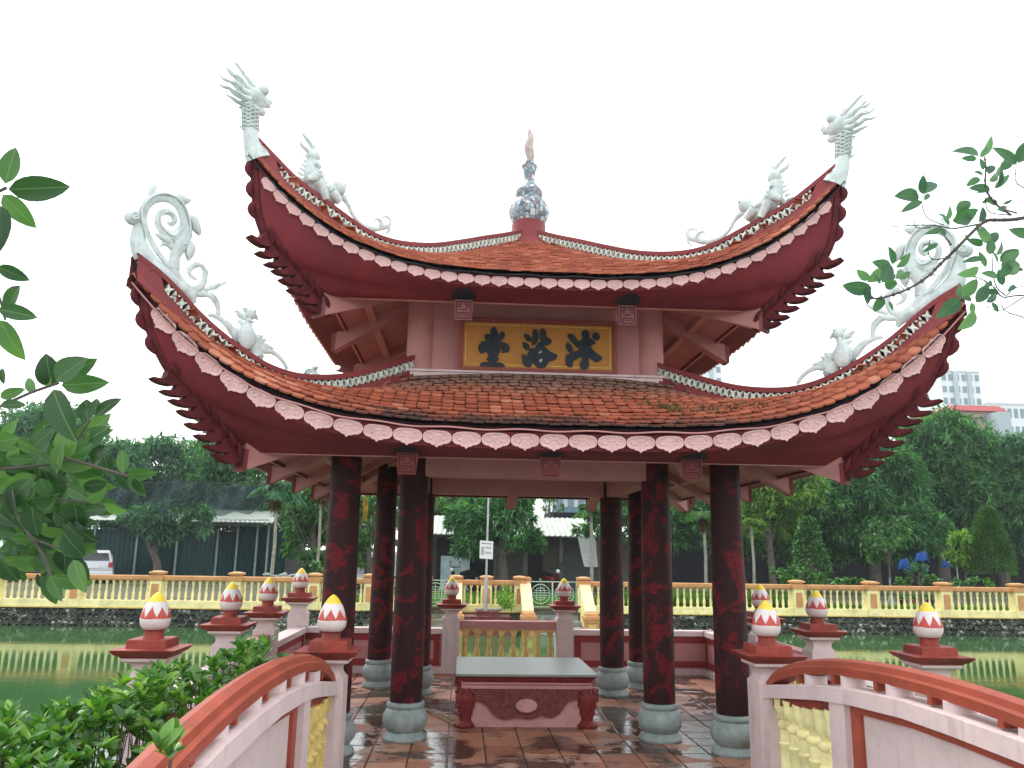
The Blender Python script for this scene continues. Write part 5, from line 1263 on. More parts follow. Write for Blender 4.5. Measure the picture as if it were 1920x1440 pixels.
def scooter(label, loc, rz, col):
    t = thing('motor_scooter', label, 'motorbike', loc, rz, 'motor scooters parked at the house porch')
    for y in (-.62, .62):
        m = MB(); m.tube([(0, y+.24*math.cos(a), .27+.24*math.sin(a)) for a in np.linspace(0, 2*PI, 20)], .045, 8, cap=False); wh = m.build('wheel', BLACK, t)
        m = MB(); m.tube([(-.03, y, .27), (.03, y, .27)], .07, 10)
        for k in range(5): a = k*1.257; m.tube([(0, y, .27), (0, y+.2*math.cos(a), .27+.2*math.sin(a))], .012, 4)
        m.build('rim', STEEL, wh)
    m = MB(); m.tube([(0, -.75, .62), (0, -.35, .66), (0, .1, .55), (0, .25, .36), (0, .42, .45), (0, .52, .85)], [.08, .13, .12, .10, .10, .08], 10, flat=((1, 0, 0), 1)); m.build('body', col, t)
    m = MB(); m.tube([(0, -.72, .78), (0, -.4, .80), (0, .05, .74)], [.09, .13, .09], 10, flat=((1, 0, 0), 1.0)); m.build('seat', BLACK, t)
    m = MB(); m.tube([(-.33, .38, 1.05), (-.15, .5, 1.03), (.15, .5, 1.03), (.33, .38, 1.05)], .02, 6); m.tube([(0, .66, .3), (0, .5, 1.03)], .03, 6); m.build('handlebar', BLACK, t)
    m = MB(); m.blob((0, .58, .92), (.1, .08, .09), 10); m.build('headlight', WHITE, t)
    for s in (-1, 1):
        m = MB(); m.tube([(s*.25, .43, 1.05), (s*.32, .40, 1.22)], .01, 4); m.blob((s*.33, .40, 1.25), (.06, .015, .04), 8); m.build('mirror', BLACK, t)
    m = MB(); m.box(-.09, .09, -.86, -.85, .45, .60); m.build('number_plate', WHITE, t)
A = pw(866, 1080, 25.6); scooter('black scooter on the left of the house porch near the pale panel', (A[0], 25.6, gz), math.radians(130), BLACK)
A = pw(1033, 1083, 25.4); scooter('dark red scooter with white front parked right of the notice board', (A[0], 25.4, gz), math.radians(205), CARR)
# ------------------------------------------------------------------ vegetation
LV = np.array([(0, 0, 0), (-.5, .38, .10), (0, .45, -.02), (.5, .38, .10), (0, 1, -.12)])
LF = [(0, 2, 1), (1, 2, 4), (0, 3, 2), (2, 3, 4)]
def frames_from(pos, dirs, L, W, roll=None):
    n = len(pos); d = dirs/np.linalg.norm(dirs, axis=1, keepdims=True)
    up = np.tile([0, 0, 1.], (n, 1))+rng.normal(0, .45, (n, 3)); x = np.cross(d, up); x /= np.linalg.norm(x, axis=1, keepdims=True)+1e-9; z = np.cross(x, d)
    A = np.zeros((n, 4, 4)); A[:, :3, 0] = x*W[:, None]; A[:, :3, 1] = d*L[:, None]; A[:, :3, 2] = z*L[:, None]; A[:, :3, 3] = pos; A[:, 3, 3] = 1
    return A
def whorls(centers, nrm, k, L, W, droop=.5, spread=1.0):
    n = len(centers); pos = np.repeat(centers, k, axis=0); nr = np.repeat(nrm, k, axis=0)
    d = nr*.55+rng.normal(0, spread, (n*k, 3)); d[:, 2] -= droop
    Ls = L*rng.uniform(.6, 1.2, n*k); return frames_from(pos, d, Ls, W*Ls/L)
def crown_pts(c, r, nsub, per, sub=.34):
    """points + normals on sub-clumps scattered over an ellipsoid"""
    u = rng.normal(0, 1, (nsub, 3)); u /= np.linalg.norm(u, axis=1, keepdims=True); u[:, 2] = np.where(u[:, 2] < -.55, -u[:, 2], u[:, 2])
    rad = rng.uniform(.55, .95, nsub)[:, None]; cc = np.array(c)+u*rad*np.array(r)
    sr = sub*rng.uniform(.6, 1.25, nsub)*min(r[0], r[2])
    P = []; N = []
    for i in range(nsub):
        v = rng.normal(0, 1, (per, 3)); v /= np.linalg.norm(v, axis=1, keepdims=True)
        P.append(cc[i]+v*sr[i]*rng.uniform(.75, 1.05, per)[:, None]*np.array([1, 1, .8])); N.append(v*.7+u[i]*.5)
    return np.concatenate(P), np.concatenate(N)
def tree(name, label, Y, blobs, mat, L0, W0, trunk=None, nsub=26, per=22, k=7, droop=.5, sub=.34, group=None, tr=.16, tmat=BARK, cat='tree', dy=.75):
    L, W = L0*1.5, W0*1.9; k = max(4, k-1); per = int(per*.75); nsub = int(nsub*.8); sub *= 1.15
    base = pw(trunk[0], 1075, Y) if trunk else pw(blobs[0][0], 1075, Y)
    t = thing(name, label, cat, (float(base[0]), Y, gz), 0, group)
    AA = []
    for (x, y, rx, ry) in blobs:
        c = pw(x, y, Y+rng.uniform(-.6, .6)); m_ = mpp(Y); r = (rx*m_, min(rx, ry*1.3)*m_*dy+.3, ry*m_)
        area = max(.3, r[0]*r[2]); ns = max(6, int(nsub*min(3, area/6+.35)))
        P, N = crown_pts(c, r, ns, per, sub); A = whorls(P, N, k, L, W, droop); AA.append(A)
    A = np.concatenate(AA); A[:, 0, 3] -= base[0]; A[:, 1, 3] -= Y; A[:, 2, 3] -= gz
    link('crown', np_mesh('crown', LV, LF, A, mat), t)
    m = MB()
    if trunk:
        c0 = blobs[0]; top = pw(c0[0], c0[1], Y)-np.array([base[0], Y, gz])
        m.tube([tuple(p) for p in spline([(0, 0, -.2), (top[0]*.2+rng.normal(0, .05), 0, top[2]*.35), (top[0]*.7, 0, top[2]*.7), tuple(top)], 4)], [tr*1.2, tr*1.05, tr, tr, tr*.95, tr*.9, tr*.85, tr*.8, tr*.7, tr*.6, tr*.5, tr*.4, tr*.3], 9)
        for i in range(6):
            b_ = blobs[i % len(blobs)]; e = pw(b_[0]+rng.uniform(-.5, .5)*b_[2], b_[1]+rng.uniform(-.5, .3)*b_[3], Y)-np.array([base[0], Y, gz]); s0 = np.array([top[0]*.5, 0, top[2]*.55])
            m.tube([tuple(s0), tuple((s0+e)/2+np.array([0, rng.normal(0, .2), .1])), tuple(e)], [tr*.5, tr*.32, tr*.1], 6)
        m.build('trunk', tmat, t)
    return t
G = 'trees beyond the far bank'
tree('mango_tree', 'round topped bluish tree at far left behind the hanging leaves', 40, [(80, 850, 125, 85), (30, 900, 80, 60), (160, 890, 60, 60), (60, 940, 90, 50), (170, 945, 70, 40)], MANGOB, .30, .06, (90,), 60, 30, 7, group=G, tr=.3)
tree('mango_tree', 'broad dark tree behind the shade net left of the pavilion', 38, [(290, 885, 120, 58), (230, 930, 80, 50), (340, 935, 90, 50), (280, 955, 100, 35), (390, 960, 60, 30)], MANGOB, .28, .055, (280,), 55, 30, 7, group=G, tr=.3)
tree('mango_tree', 'lighter tree seen just left of the lower roof corner', 36, [(400, 870, 50, 55), (440, 900, 60, 60), (395, 930, 60, 40), (470, 950, 60, 35), (540, 940, 60, 50)], MANGO, .26, .055, (410,), 40, 28, 7, group=G, tr=.25)
tree('mango_tree', 'dark drooping tree in front of the green shed', 29, [(270, 985, 45, 40), (345, 975, 50, 35), (300, 1000, 40, 30)], MANGOB, .26, .055, (300,), 30, 22, 7, group=G, tr=.18)
tree('hedge_tree', 'low dark trees closing the gap behind the green shed roof', 37, [(60, 985, 90, 45), (180, 975, 90, 45), (300, 975, 90, 45), (420, 970, 80, 45), (520, 975, 70, 50), (610, 960, 60, 60)], MANGOB, .28, .055, (330,), 40, 26, 7, group=G, tr=.2)
tree('mango_tree', 'tree standing beyond the left edge of the photo', 36, [(-160, 900, 130, 90), (-320, 920, 120, 80), (-60, 950, 70, 50), (-230, 980, 110, 40)], MANGOB, .28, .055, (-180,), 40, 26, 7, group=G, tr=.25)
tree('mango_tree', 'tree standing beyond the right edge of the photo', 34, [(2060, 900, 110, 90), (2220, 930, 110, 80), (2120, 1000, 110, 40)], MANGO, .28, .055, (2100,), 40, 26, 7, group=G, tr=.25)
tree('hedge_tree', 'dark green tree line behind the tin roof house', 36, [(690, 965, 60, 55), (790, 960, 70, 45), (880, 960, 70, 40), (960, 965, 40, 35), (1150, 960, 50, 50), (1240, 965, 60, 60)], MANGO, .26, .055, (800,), 40, 26, 7, group=G, tr=.2)
tree('leafy_tree', 'bushy green tree between the left palm and the left front column', 24, [(585, 960, 55, 50), (575, 1020, 40, 45), (600, 1060, 30, 25)], MIDG, .20, .07, (590,), 40, 24, 7, group=G)
tree('leafy_tree', 'tree seen between the two left rows of columns', 25, [(690, 985, 45, 55), (675, 1040, 30, 30)], MIDG, .2, .06, (690,), 40, 24, 7, group=G)
tree('mango_tree', 'rounded mango tree in front of the tin roof house behind the flagpole', 23.5, [(935, 985, 68, 55), (880, 975, 45, 40), (960, 950, 60, 35), (880, 1020, 30, 25), (1000, 1015, 20, 18)], MANGO, .27, .048, (945,), 45, 26, 8, group=G, tr=.2)
tree('leafy_tree', 'light green tree seen behind the tin roof house at left of the middle opening', 32, [(830, 945, 60, 35), (800, 960, 40, 30)], MIDG, .2, .06, (830,), 40, 24, 7, group=G)
tree('leafy_tree', 'sparse small tree in front of the blue glass building', 30, [(1030, 948, 22, 22)], MIDG, .16, .05, (1030,), 14, 10, 6, group=G)
tree('leafy_tree', 'dark tree hanging over the white tarp behind the right inner columns', 24, [(1120, 990, 35, 50), (1190, 1000, 40, 60), (1180, 950, 30, 30)], MANGO, .2, .06, (1130,), 34, 24, 7, group=G)
tree('leafy_tree', 'bright yellow green tree just right of the right front column', 26, [(1435, 940, 55, 45), (1510, 925, 45, 48), (1400, 985, 30, 35), (1450, 985, 45, 35), (1490, 990, 35, 30)], BRIGHT, .22, .07, (1450,), 46, 26, 7, group=G)
tree('mango_tree', 'dark leafy tree behind the bright tree right of the pavilion', 30, [(1320, 1000, 70, 60), (1440, 1010, 80, 60), (1520, 1030, 60, 50), (1560, 960, 50, 60), (1380, 950, 60, 50), (1260, 960, 60, 60), (1480, 930, 60, 50)], MANGO, .24, .05, (1400,), 44, 26, 8, group=G)
tree('mango_tree', 'tall dark mango tree under the lower right roof corner', 29, [(1640, 930, 95, 95), (1600, 1000, 80, 60), (1560, 900, 60, 40), (1700, 1000, 60, 60), (1530, 960, 60, 60), (1660, 1030, 60, 30)], MANGO, .30, .055, (1640,), 60, 34, 8, group=G, tr=.3)
tree('mango_tree', 'tallest mango tree rising to the tan building at right', 33, [(1770, 860, 85, 85), (1740, 940, 100, 80), (1830, 950, 80, 80), (1680, 890, 50, 50)], MANGO, .30, .055, (1770,), 64, 34, 8, group=G, tr=.3)
tree('mango_tree', 'wide mango tree at the right edge of the photo', 34, [(1890, 885, 80, 75), (1930, 960, 80, 80), (1860, 1010, 70, 40)], MANGOB, .30, .055, (1880,), 60, 32, 8, group=G, tr=.3)
tree('leafy_tree', 'low lime green sumac like shrub left of the conifer', 20, [(1812, 1015, 25, 22), (1800, 1045, 20, 12)], BRIGHT, .2, .05, (1812,), 14, 14, 7, tr=.04, cat='shrub')
tree('leafy_tree', 'small dark bush in front of the market tarps', 22, [(1665, 1010, 42, 40), (1655, 1045, 30, 20)], MIDG, .16, .05, (1665,), 30, 20, 7, tr=.05, cat='shrub')
tree('ornamental_shrub', 'grey leafless looking potted shrub near the blue tarp', 20, [(1722, 1072, 35, 16)], MANGOB, .10, .03, (1722,), 12, 12, 6, tr=.04, cat='shrub')
# near-black box painted as the shade of stall interiors behind the right trees
m = MB(); A = pw(1540, 1000, 35.5); B_ = pw(1990, 1080, 35.5); m.box(A[0], B_[0], 35.5, 40, gz, A[2]+1.4); tag(m.build('stall_shade_box', HDARK, smooth=False), 'near black box standing in for stall shade under the right hand trees', 'shed')
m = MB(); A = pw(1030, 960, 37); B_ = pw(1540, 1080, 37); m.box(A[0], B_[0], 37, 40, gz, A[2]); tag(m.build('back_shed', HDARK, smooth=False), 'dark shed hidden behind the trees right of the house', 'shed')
# vine pillar
def cone_plant(name, label, px, yt, yb, Y, wpx, mat, L, W, n, cat, bulge=.5, updown=.3, tm=BARK):
    base = pw(px, yb, Y); h = (yb-yt)*mpp(Y)*1.03; r = wpx*mpp(Y)
    t = thing(name, label, cat, (float(base[0]), Y, float(base[2])))
    z = rng.uniform(0, 1, n)**.8; a = rng.uniform(0, 2*PI, n); rr = r*np.minimum(1, (1-z)**bulge*1.05)*rng.uniform(.72, 1.08, n)*(1+.12*np.sin(a*3+z*9))
    P = np.stack([rr*np.cos(a), rr*np.sin(a), z*h+.02], 1); N = np.stack([np.cos(a), np.sin(a), np.full(n, updown)], 1)
    d = N+rng.normal(0, .5, (n, 3)); Ls = L*rng.uniform(.6, 1.2, n); A = frames_from(P, d, Ls, W*Ls/L)
    link('foliage', np_mesh('foliage', LV, LF, A, mat), t)
    m = MB(); m.lathe([(r*.62, .15), (r*.6, h*.3), (r*.4, h*.6), (r*.1, h*.9)], 10); m.lathe([(.08, -.4), (.06, .3)], 8); m.build('stem_core', tm, t)
    return t
cone_plant('vine_pillar', 'column shaped shrub covered in heart leaved vine behind the right balustrade', 1522, 975, 1095, 19, 33, MIDG, .12, .10, 3800, 'shrub', .45, -.3, BARK)
GCORE = paint('shade_core_green', (.025, .05, .02), .9, .3, 8)  # dark green of the solid inner cone stands for shade between the leaves
cone_plant('conifer', 'dense conical conifer near the right edge behind the balustrade', 1862, 958, 1080, 19.5, 38, CONI, .17, .035, 9000, 'tree', .55, .8, tm=GCORE)
m_ = [(1490, 1085, 45, 18), (1560, 1092, 35, 14), (1600, 1095, 20, 8)]
tree('ground_shrub', 'low bright shrub spilling round the foot of the vine pillar', 17.6, m_, MIDG, .11, .07, None, 12, 16, 6, cat='shrub', sub=.4)
tree('ground_shrub', 'low green shrubs along the balustrade below the conifer', 17.6, [(1770, 1088, 45, 10), (1830, 1092, 30, 8), (1700, 1092, 30, 6)], MIDG, .10, .06, None, 10, 14, 6, cat='shrub', sub=.4)
tree('ground_shrub', 'tufty shrub at the foot of the left palms beside the lotus bud', 18, [(600, 1070, 20, 16)], MIDG, .10, .07, None, 10, 14, 6, cat='shrub', sub=.4)
tree('ground_shrub', 'feathery weed beside the flagpole pedestal', 14.5, [(953, 1122, 14, 24)], BRIGHT, .16, .022, None, 10, 12, 6, cat='shrub', sub=.5, droop=-.1)
# palms
def palm(label, px, yb, yt, Y, nf, fl, mat=MIDG, tr=.06, name='areca_palm', tm=BARKP, dead=False):
    base = pw(px, yb, Y); top = pw(px, yt, Y); h = top[2]-gz
    t = thing(name, label, 'palm', (float(base[0]), Y, gz), 0, 'palms on the far bank')
    m = MB(); m.tube([(0, 0, -.1), (.05, 0, h*.5), (0, 0, h)], [tr*1.2, tr, tr*.85], 10)
    for z in np.arange(.2, h, .22): m.lathe([(tr*1.08, z), (tr*1.12, z+.015), (tr*1.02, z+.03)], 10, (.04*math.sin(PI*z/h), 0, 0))
    m.build('trunk', tm, t)
    for i in range(nf):
        a = 2*PI*i/nf+random.uniform(-.3, .3); el = random.uniform(.35, 1.25); L_ = fl*random.uniform(.8, 1.1)
        P = []; 
        for u in np.linspace(0, 1, 9):
            P.append(np.array([math.cos(a)*L_*u*math.cos(el)*1.0, math.sin(a)*L_*u*math.cos(el), h+L_*(u*math.sin(el)-.75*u*u)]))
        A = []
        for j in range(34):
            u = .12+.86*j/33; p_ = np.array([np.interp(u, np.linspace(0, 1, 9), [q_[c] for q_ in P]) for c in range(3)])
            tg = np.array([np.interp(min(1, u+.05), np.linspace(0, 1, 9), [q_[c] for q_ in P]) for c in range(3)])-p_; tg /= np.linalg.norm(tg)+1e-9
            sd_ = np.cross(tg, [0, 0, 1]); sd_ /= np.linalg.norm(sd_)+1e-9
            for s in (-1, 1):
                d = sd_*s*.9+tg*.7+np.array([0, 0, -.35+random.uniform(-.1, .1)]); ll = fl*.42*math.sin(PI*(u*.8+.15))+.05
                A.append(frames_from(p_[None], d[None], np.array([ll]), np.array([.05]))[0])
        fr_ = link('frond', np_mesh('frond', LV, LF, A, mat), t)
        m = MB(); m.tube([tuple(q_) for q_ in P], [.02]*4+[.015]*3+[.01, .004], 5); m.build('midrib', mat, fr_)
    if dead:
        A = []
        for _ in range(160): A.append(frames_from(np.array([[random.uniform(-.08, .08), random.uniform(-.08, .08), h-.15+random.uniform(-.3, .1)]]), np.array([[random.gauss(0, .5), random.gauss(0, .5), -.7]]), np.array([random.uniform(.2, .5)]), np.array([.03]))[0])
        link('dead_skirt', np_mesh('dead_skirt', LV, LF, A, WEEDM), t)
palm('areca palm with grey trunk and dead skirt left of the pavilion', 508, 1080, 925, 19, 13, 1.25, MANGOB, .06, dead=True)
palm('slim areca palm close behind the left front column', 592, 1080, 915, 20, 12, 1.1, MIDG, .05, dead=True)
palm('bright young areca palm to the right of the right front column', 1412, 1075, 985, 19, 7, .85, BRIGHT, .05)
palm('areca palm hidden partly by the right front column', 1322, 1080, 965, 21, 9, 1.0, MIDG, .06, dead=True)
palm('palm with fan shaped fronds before the tin roof house, right of the opening', 1108, 1060, 958, 22, 9, .9, MIDG, .07)
palm('areca palm between two right columns', 1255, 1080, 925, 21, 9, .9, MIDG, .06)
# dry yellow frond hanging between left columns
t = thing('dry_palm_frond', 'yellow dry palm frond hanging between the left columns', 'frond', tuple(pw(686, 930, 20)))
A = []
for j in range(60):
    u = j/59; p_ = np.array([.02*math.sin(u*3), 0, -.75*u]); 
    for s in (-1, 1): A.append(frames_from(p_[None], np.array([[s*.35, random.uniform(-.2, .2), -1.0]]), np.array([.34*(1-u*.3)]), np.array([.03]))[0])
link('leaflets', np_mesh('leaflets', LV, LF, A, DRYP), t); m = MB(); m.tube([(0, 0, .1), (.01, 0, -.75)], [.012, .004], 5); m.build('midrib', DRYP, t)
# grass
def grass(label, boxes, n, L, mat=GRASSM):
    P = []
    for (x0, x1, y0, y1, w_) in boxes:
        k = int(n*w_); P.append(np.stack([rng.uniform(x0, x1, k), rng.uniform(y0, y1, k), np.full(k, gz-.02)], 1))
    P = np.concatenate(P); d = rng.normal(0, .35, (len(P), 3)); d[:, 2] = 1; Ls = L*rng.uniform(.4, 1.15, len(P))
    gv = np.array([(-.5, 0, 0), (.5, 0, 0), (.35, .55, .04), (0, 1, .25), (-.35, .55, .04)])
    A = frames_from(P, d, Ls, np.full(len(P), .022)); tag(link('grass', np_mesh('grass', gv, [(0, 1, 2, 3, 4)], A, mat)), label, 'grass', kind='stuff')
XR = lambda px: pw(px, 1075, 17)[0]
grass('tall rough grass behind the right balustrade', [(XR(1140), XR(1480), 15.4, 18.5, 1)], 9000, .50)
grass('short grass lawn in front of the tin roof house', [(XR(770), XR(1150), 15.6, 23, 1), (XR(1480), XR(1950), 15.5, 18.5, .35), (XR(560), XR(770), 15.5, 20, .25)], 16000, .16)
# market bits at right
def tarp(label, px, py, wp, hp, Y):
    c = pw(px, py, Y); w_, h_ = wp*mpp(Y), hp*mpp(Y); m = MB()
    m.grid(lambda u, v: (c[0]+w_*(u-.5)*(1-.35*(1-v)), Y-.25*math.sin(PI*u)-.10*math.sin(u*17)*v, c[2]+h_*(.5-v)+.10*math.sin(PI*u)+.05*math.sin(u*13)*v), 16, 5); tag(m.build('blue_tarp', TARPB), label, 'tarp')
tarp('upper blue tarp of the market stall under the right hand trees', 1728, 1046, 30, 16, 26); tarp('lower blue tarp sheet hanging left of the upper one', 1695, 1060, 26, 18, 25); tarp('small dim blue tarp right of the market umbrella post', 1775, 1058, 24, 14, 27)
c = pw(1793, 1055, 22); t = thing('market_umbrella', 'faded cream umbrella near the conifer', 'umbrella', (float(c[0]), 22, gz)); hz_ = c[2]-gz
m = MB(); n = 8; V = [(0, 0, hz_+.2)]+[(.35*math.cos(2*PI*k/n), .35*math.sin(2*PI*k/n), hz_) for k in range(n)]; m.add(V, [(0, 1+k, 1+(k+1) % n) for k in range(n)]); m.build('canopy', paint('cream_canvas', (.5, .47, .38), .8), t, smooth=False); m = MB(); m.tube([(0, 0, 0), (0, 0, hz_+.18)], .03, 6); m.build('pole', STEEL, t)
c = pw(1668, 1085, 18.5); t = thing('concrete_bollard_tripod', 'pale conical prop standing behind the right balustrade', 'prop', (float(c[0]), 18.5, gz)); m = MB(); m.lathe([(.24, -.1), (.10, .25), (.035, .5), (.03, 1.0)], 10); m.build('cone', SHEDP, t)
for i, x in enumerate((1690, 1712, 1740, 1765)):
    c = pw(x, 1084, 18.7+.2*i); t = thing('plant_pot', ('leftmost', 'second', 'third', 'rightmost')[i]+' dark plant pot in the row below the blue tarps', 'pot', (float(c[0]), 18.7+.2*i, gz), 0, 'plant pots below the tarps'); m = MB(); m.lathe([(.09, 0), (.14, .2), (.15, .22), (.12, .22)], 12); m.build('pot', TERRA if i % 2 else DARK, t)
    P = np.zeros((60, 3)); P[:, 2] = .22; d = rng.normal(0, .6, (60, 3)); d[:, 2] = 1; link('leaves', np_mesh('leaves', LV, LF, frames_from(P, d, rng.uniform(.12, .3, 60), np.full(60, .05)), MIDG), t)
# stones pile by shed
t = thing('rubble_pile', 'pile of grey stones behind the balustrade by the left palm', 'stones', tuple(pw(530, 1082, 16.5))); m = MB()
for _ in range(16): m.blob((random.uniform(-.5, .5), random.uniform(-.2, .2), random.uniform(-.05, .1)), (random.uniform(.08, .17), .1, random.uniform(.05, .09)), 7)
m.build('stones', CONC, t)
# ------------------------------------------------------------------ distant buildings
def tower(name, label, x0, x1, yt, Y, wall, rows_, cols, depth=14, base=gz, mat2=None, cat='building', top=None):
    A, B_ = pw(x0, yt, Y), pw(x1, yt, Y); t = thing(name, label, cat, (float(A[0]), Y, gz)); W_ = B_[0]-A[0]; H = A[2]-gz
    m = MB(); m.box(0, W_, 0, depth, 0, H); m.build('wall', wall, t, smooth=False)
    if mat2:
        for f0, f1 in ((.30, .42), (.66, .76)): m = MB(); m.box(W_*f0, W_*f1, -.35, 0-.01, 0, H); m.build('recessed_bay', mat2, t, smooth=False)
    m = MB(); m.box(-.2, W_+.2, -.3, depth, H, H+.5); m.build('parapet', wall, t, smooth=False)
    cw, ch = W_/cols, H/rows_
    wm = MB(); wm.box(-cw*.28, cw*.28, -.12, -.02, -ch*.26, ch*.26); me = wm.mesh('window', BWIN, smooth=False)
    for i in range(cols):
        for j in range(rows_):
            z = H-(j+.5)*ch
            if z < 3: continue
            link('window', me, t, (cw*(i+.5), 0, z))
    return t
tower('apartment_tower', 'hazy white apartment tower above the trees at the right', 1762, 1836, 696, 150, BWHT, 16, 6, 16, mat2=BGRY)
tower('apartment_tower', 'hazy white apartment tower glimpsed between the roof tiers at right', 1286, 1352, 660, 170, BWHT, 18, 5, 16, mat2=BGRY)
tower('apartment_block', 'wide low pale block at the far right edge of the skyline', 1850, 1990, 757, 160, BWHT, 9, 12, 14)
t = tower('tan_building', 'tan building with flat red tiled roof above the right hand trees', 1790, 1872, 782, 60, BTAN, 3, 4, 10)
m = MB(); W_ = (pw(1872, 782, 60)-pw(1790, 782, 60))[0]; H = pw(1790, 782, 60)[2]-gz; m.stack([(-.6, W_+.4, -.8, 10, H+.5), (-.2, W_, -.2, 9, H+1.1)]); m.build('roof', BRED, t, smooth=False)
A = pw(1872, 790, 58); m = MB(); m.box(A[0], pw(1896, 790, 58)[0], 58, 62, gz, A[2]+.9); tag(m.build('grey_tower_block', BGRY, smooth=False), 'small grey block beside the tan building with red roof', 'building')
tower('glass_fronted_building', 'pale building with blue glass balcony above the tin roof house', 1040, 1120, 925, 45, BWHT, 4, 4, 8)
A, B_ = pw(1038, 950, 44.5), pw(1100, 969, 44.5); m = MB(); m.box(A[0], B_[0]+1, 44.3, 44.6, B_[2]-1, A[2]); tag(m.build('glass_balcony', paint('blue_glass', (.16, .26, .32), .15), smooth=False), 'blue glass balcony front above the tin roof', 'balcony')
# ================================================================== FOREGROUND FOLIAGE
def leaf_mesh(name, mat, wr=.42, curl=.12, fold=.12, tip=1.0):
    V = []; F = []; n = 7
    for i in range(n+1):
        u = i/n; w_ = wr*.5*math.sin(PI*min(1, u**.85))**.75*(1 if u < .98 else 0); z = -curl*u*u
        V += [(-w_, u, z+fold*w_*1.6), (0, u, z), (w_, u, z+fold*w_*1.6)]
    for i in range(n):
        a = i*3; F += [(a, a+1, a+4, a+3), (a+1, a+2, a+5, a+4)]
    me = bpy.data.meshes.new(name); me.from_pydata(V, [], F); me.materials.append(mat)
    me.polygons.foreach_set('use_smooth', [True]*len(F)); me.update(); return me
def place_leaf(parent, me, P, d, L, roll, org):
    y = Vector(d).normalized(); ref = Vector(tuple(-FW)); x = y.cross(ref).normalized(); z = x.cross(y)
    q = Matrix.Rotation(roll, 3, y); x = q@x; z = q@z
    M4 = Matrix(((x.x*L, y.x*L, z.x*L, P[0]-org[0]), (x.y*L, y.y*L, z.y*L, P[1]-org[1]), (x.z*L, y.z*L, z.z*L, P[2]-org[2]), (0, 0, 0, 1)))
    return M4
def px_leaf(x, y, ang, lp, dist, tilt=None):
    """point at distance dist along the pixel's ray; direction in the picture plane + depth tilt"""
    d = ray(x, y); P = CAM+d*dist; a = math.radians(ang); t_ = random.uniform(-.5, .5) if tilt is None else tilt
    dr = RT*math.cos(a)+UP*math.sin(a)+FW*t_; dr = dr/np.linalg.norm(dr)
    L = lp*dist/FPX*math.sqrt(1+t_*t_); return P, dr, L
# left hanging branches
D0 = 1.9
org = CAM+ray(-120, 700)*D0
lt = thing('hanging_branch', 'leafy branch with big oval leaves hanging in at the left edge', 'branch', tuple(org))
leaves = [(10, 345, 78, 75, .42), (15, 355, 8, 95, .40), (5, 365, -48, 78, .42), (0, 385, -80, 85, .42), (-5, 500, -25, 55, .35), (38, 535, -125, 70, .34), (-5, 580, -10, 60, .4), (0, 600, -60, 85, .5), (5, 690, -85, 30, .4),
          (98, 725, 95, 60, .75), (105, 715, 45, 68, .7), (120, 712, 30, 72, .3), (115, 722, 3, 80, .4), (95, 725, -230, 55, .4), (100, 730, -60, 105, .45), (65, 738, 125, 40, .5), (0, 745, 20, 45, .35), (0, 760, 5, 42, .5),
          (125, 860, 130, 80, .4), (180, 780, 100, 35, .6), (165, 790, 105, 45, .7), (180, 780, 40, 55, .35), (150, 830, 45, 75, .5), (155, 820, 15, 55, .35), (130, 860, 95, 72, .6), (132, 850, 40, 80, .4), (140, 845, 60, 40, .4),
          (85, 850, 105, 50, .45), (60, 875, 85, 40, .6), (50, 855, 60, 38, .6), (75, 850, 165, 45, .5), (55, 880, 15, 68, .6), (110, 870, -5, 60, .4), (80, 890, -8, 62, .4), (160, 885, 15, 60, .5), (165, 890, -25, 60, .5), (205, 890, 110, 45, .35), (232, 888, 100, 48, .35), (218, 890, -45, 50, .4), (238, 890, 3, 55, .35), (240, 895, -50, 48, .4), (250, 897, -60, 35, .4),
          (0, 850, -70, 70, .5), (20, 870, -40, 75, .6), (40, 880, -60, 85, .6), (10, 900, -20, 70, .5), (5, 830, 60, 50, .5), (60, 910, -35, 70, .6), (130, 900, -30, 55, .5), (165, 920, 80, 40, .7), (160, 940, -10, 60, .4), (150, 935, -20, 75, .4), (195, 945, -20, 45, .4), (150, 960, 5, 45, .4), (120, 930, -60, 55, .5), (60, 950, -90, 60, .6), (30, 960, -50, 60, .5), (100, 960, -30, 60, .5),
          (70, 990, -20, 55, .45), (90, 1000, -10, 55, .45), (60, 1010, -80, 55, .55), (20, 1000, -70, 60, .5), (0, 980, -30, 60, .5), (100, 1040, -75, 45, .6), (85, 1050, -60, 55, .6), (140, 1030, 40, 30, .4), (120, 1035, 10, 55, .4), (110, 1050, -5, 50, .3), (75, 1080, -20, 45, .7), (95, 1080, -15, 75, .35), (95, 1078, -55, 50, .5), (90, 1075, -85, 65, .45), (70, 1075, -70, 45, .5), (20, 1060, -60, 40, .5), (0, 1050, -70, 45, .5), (10, 1030, -40, 50, .5)]
for _ in range(135): leaves.append((random.uniform(-40, 140), random.uniform(820, 1060), random.uniform(-110, 60), random.uniform(40, 66), random.uniform(.36, .58)))
for _ in range(25): leaves.append((random.uniform(90, 190), random.uniform(850, 960), random.uniform(-80, 60), random.uniform(34, 54), random.uniform(.4, .6)))
for (x, y, a, l, w_) in leaves:
    dd = D0*random.uniform(.93, 1.12) if y < 800 else D0*random.uniform(.95, 1.3)
    P, d, L = px_leaf(x, y, a, l, dd); key = 'big_leaf_%.1f' % (round(w_*5)/5)
    me = bpy.data.meshes.get(key) or leaf_mesh(key, BIGL, wr=max(.44, min(.72, w_*1.12)), curl=.22, fold=.25)
    link('leaf', me, lt, mat=place_leaf(lt, me, P, d, L, random.uniform(-.5, .5), org))
m = MB()
def pxp(x, y, D=D0): return tuple(CAM+ray(x, y)*D-org)
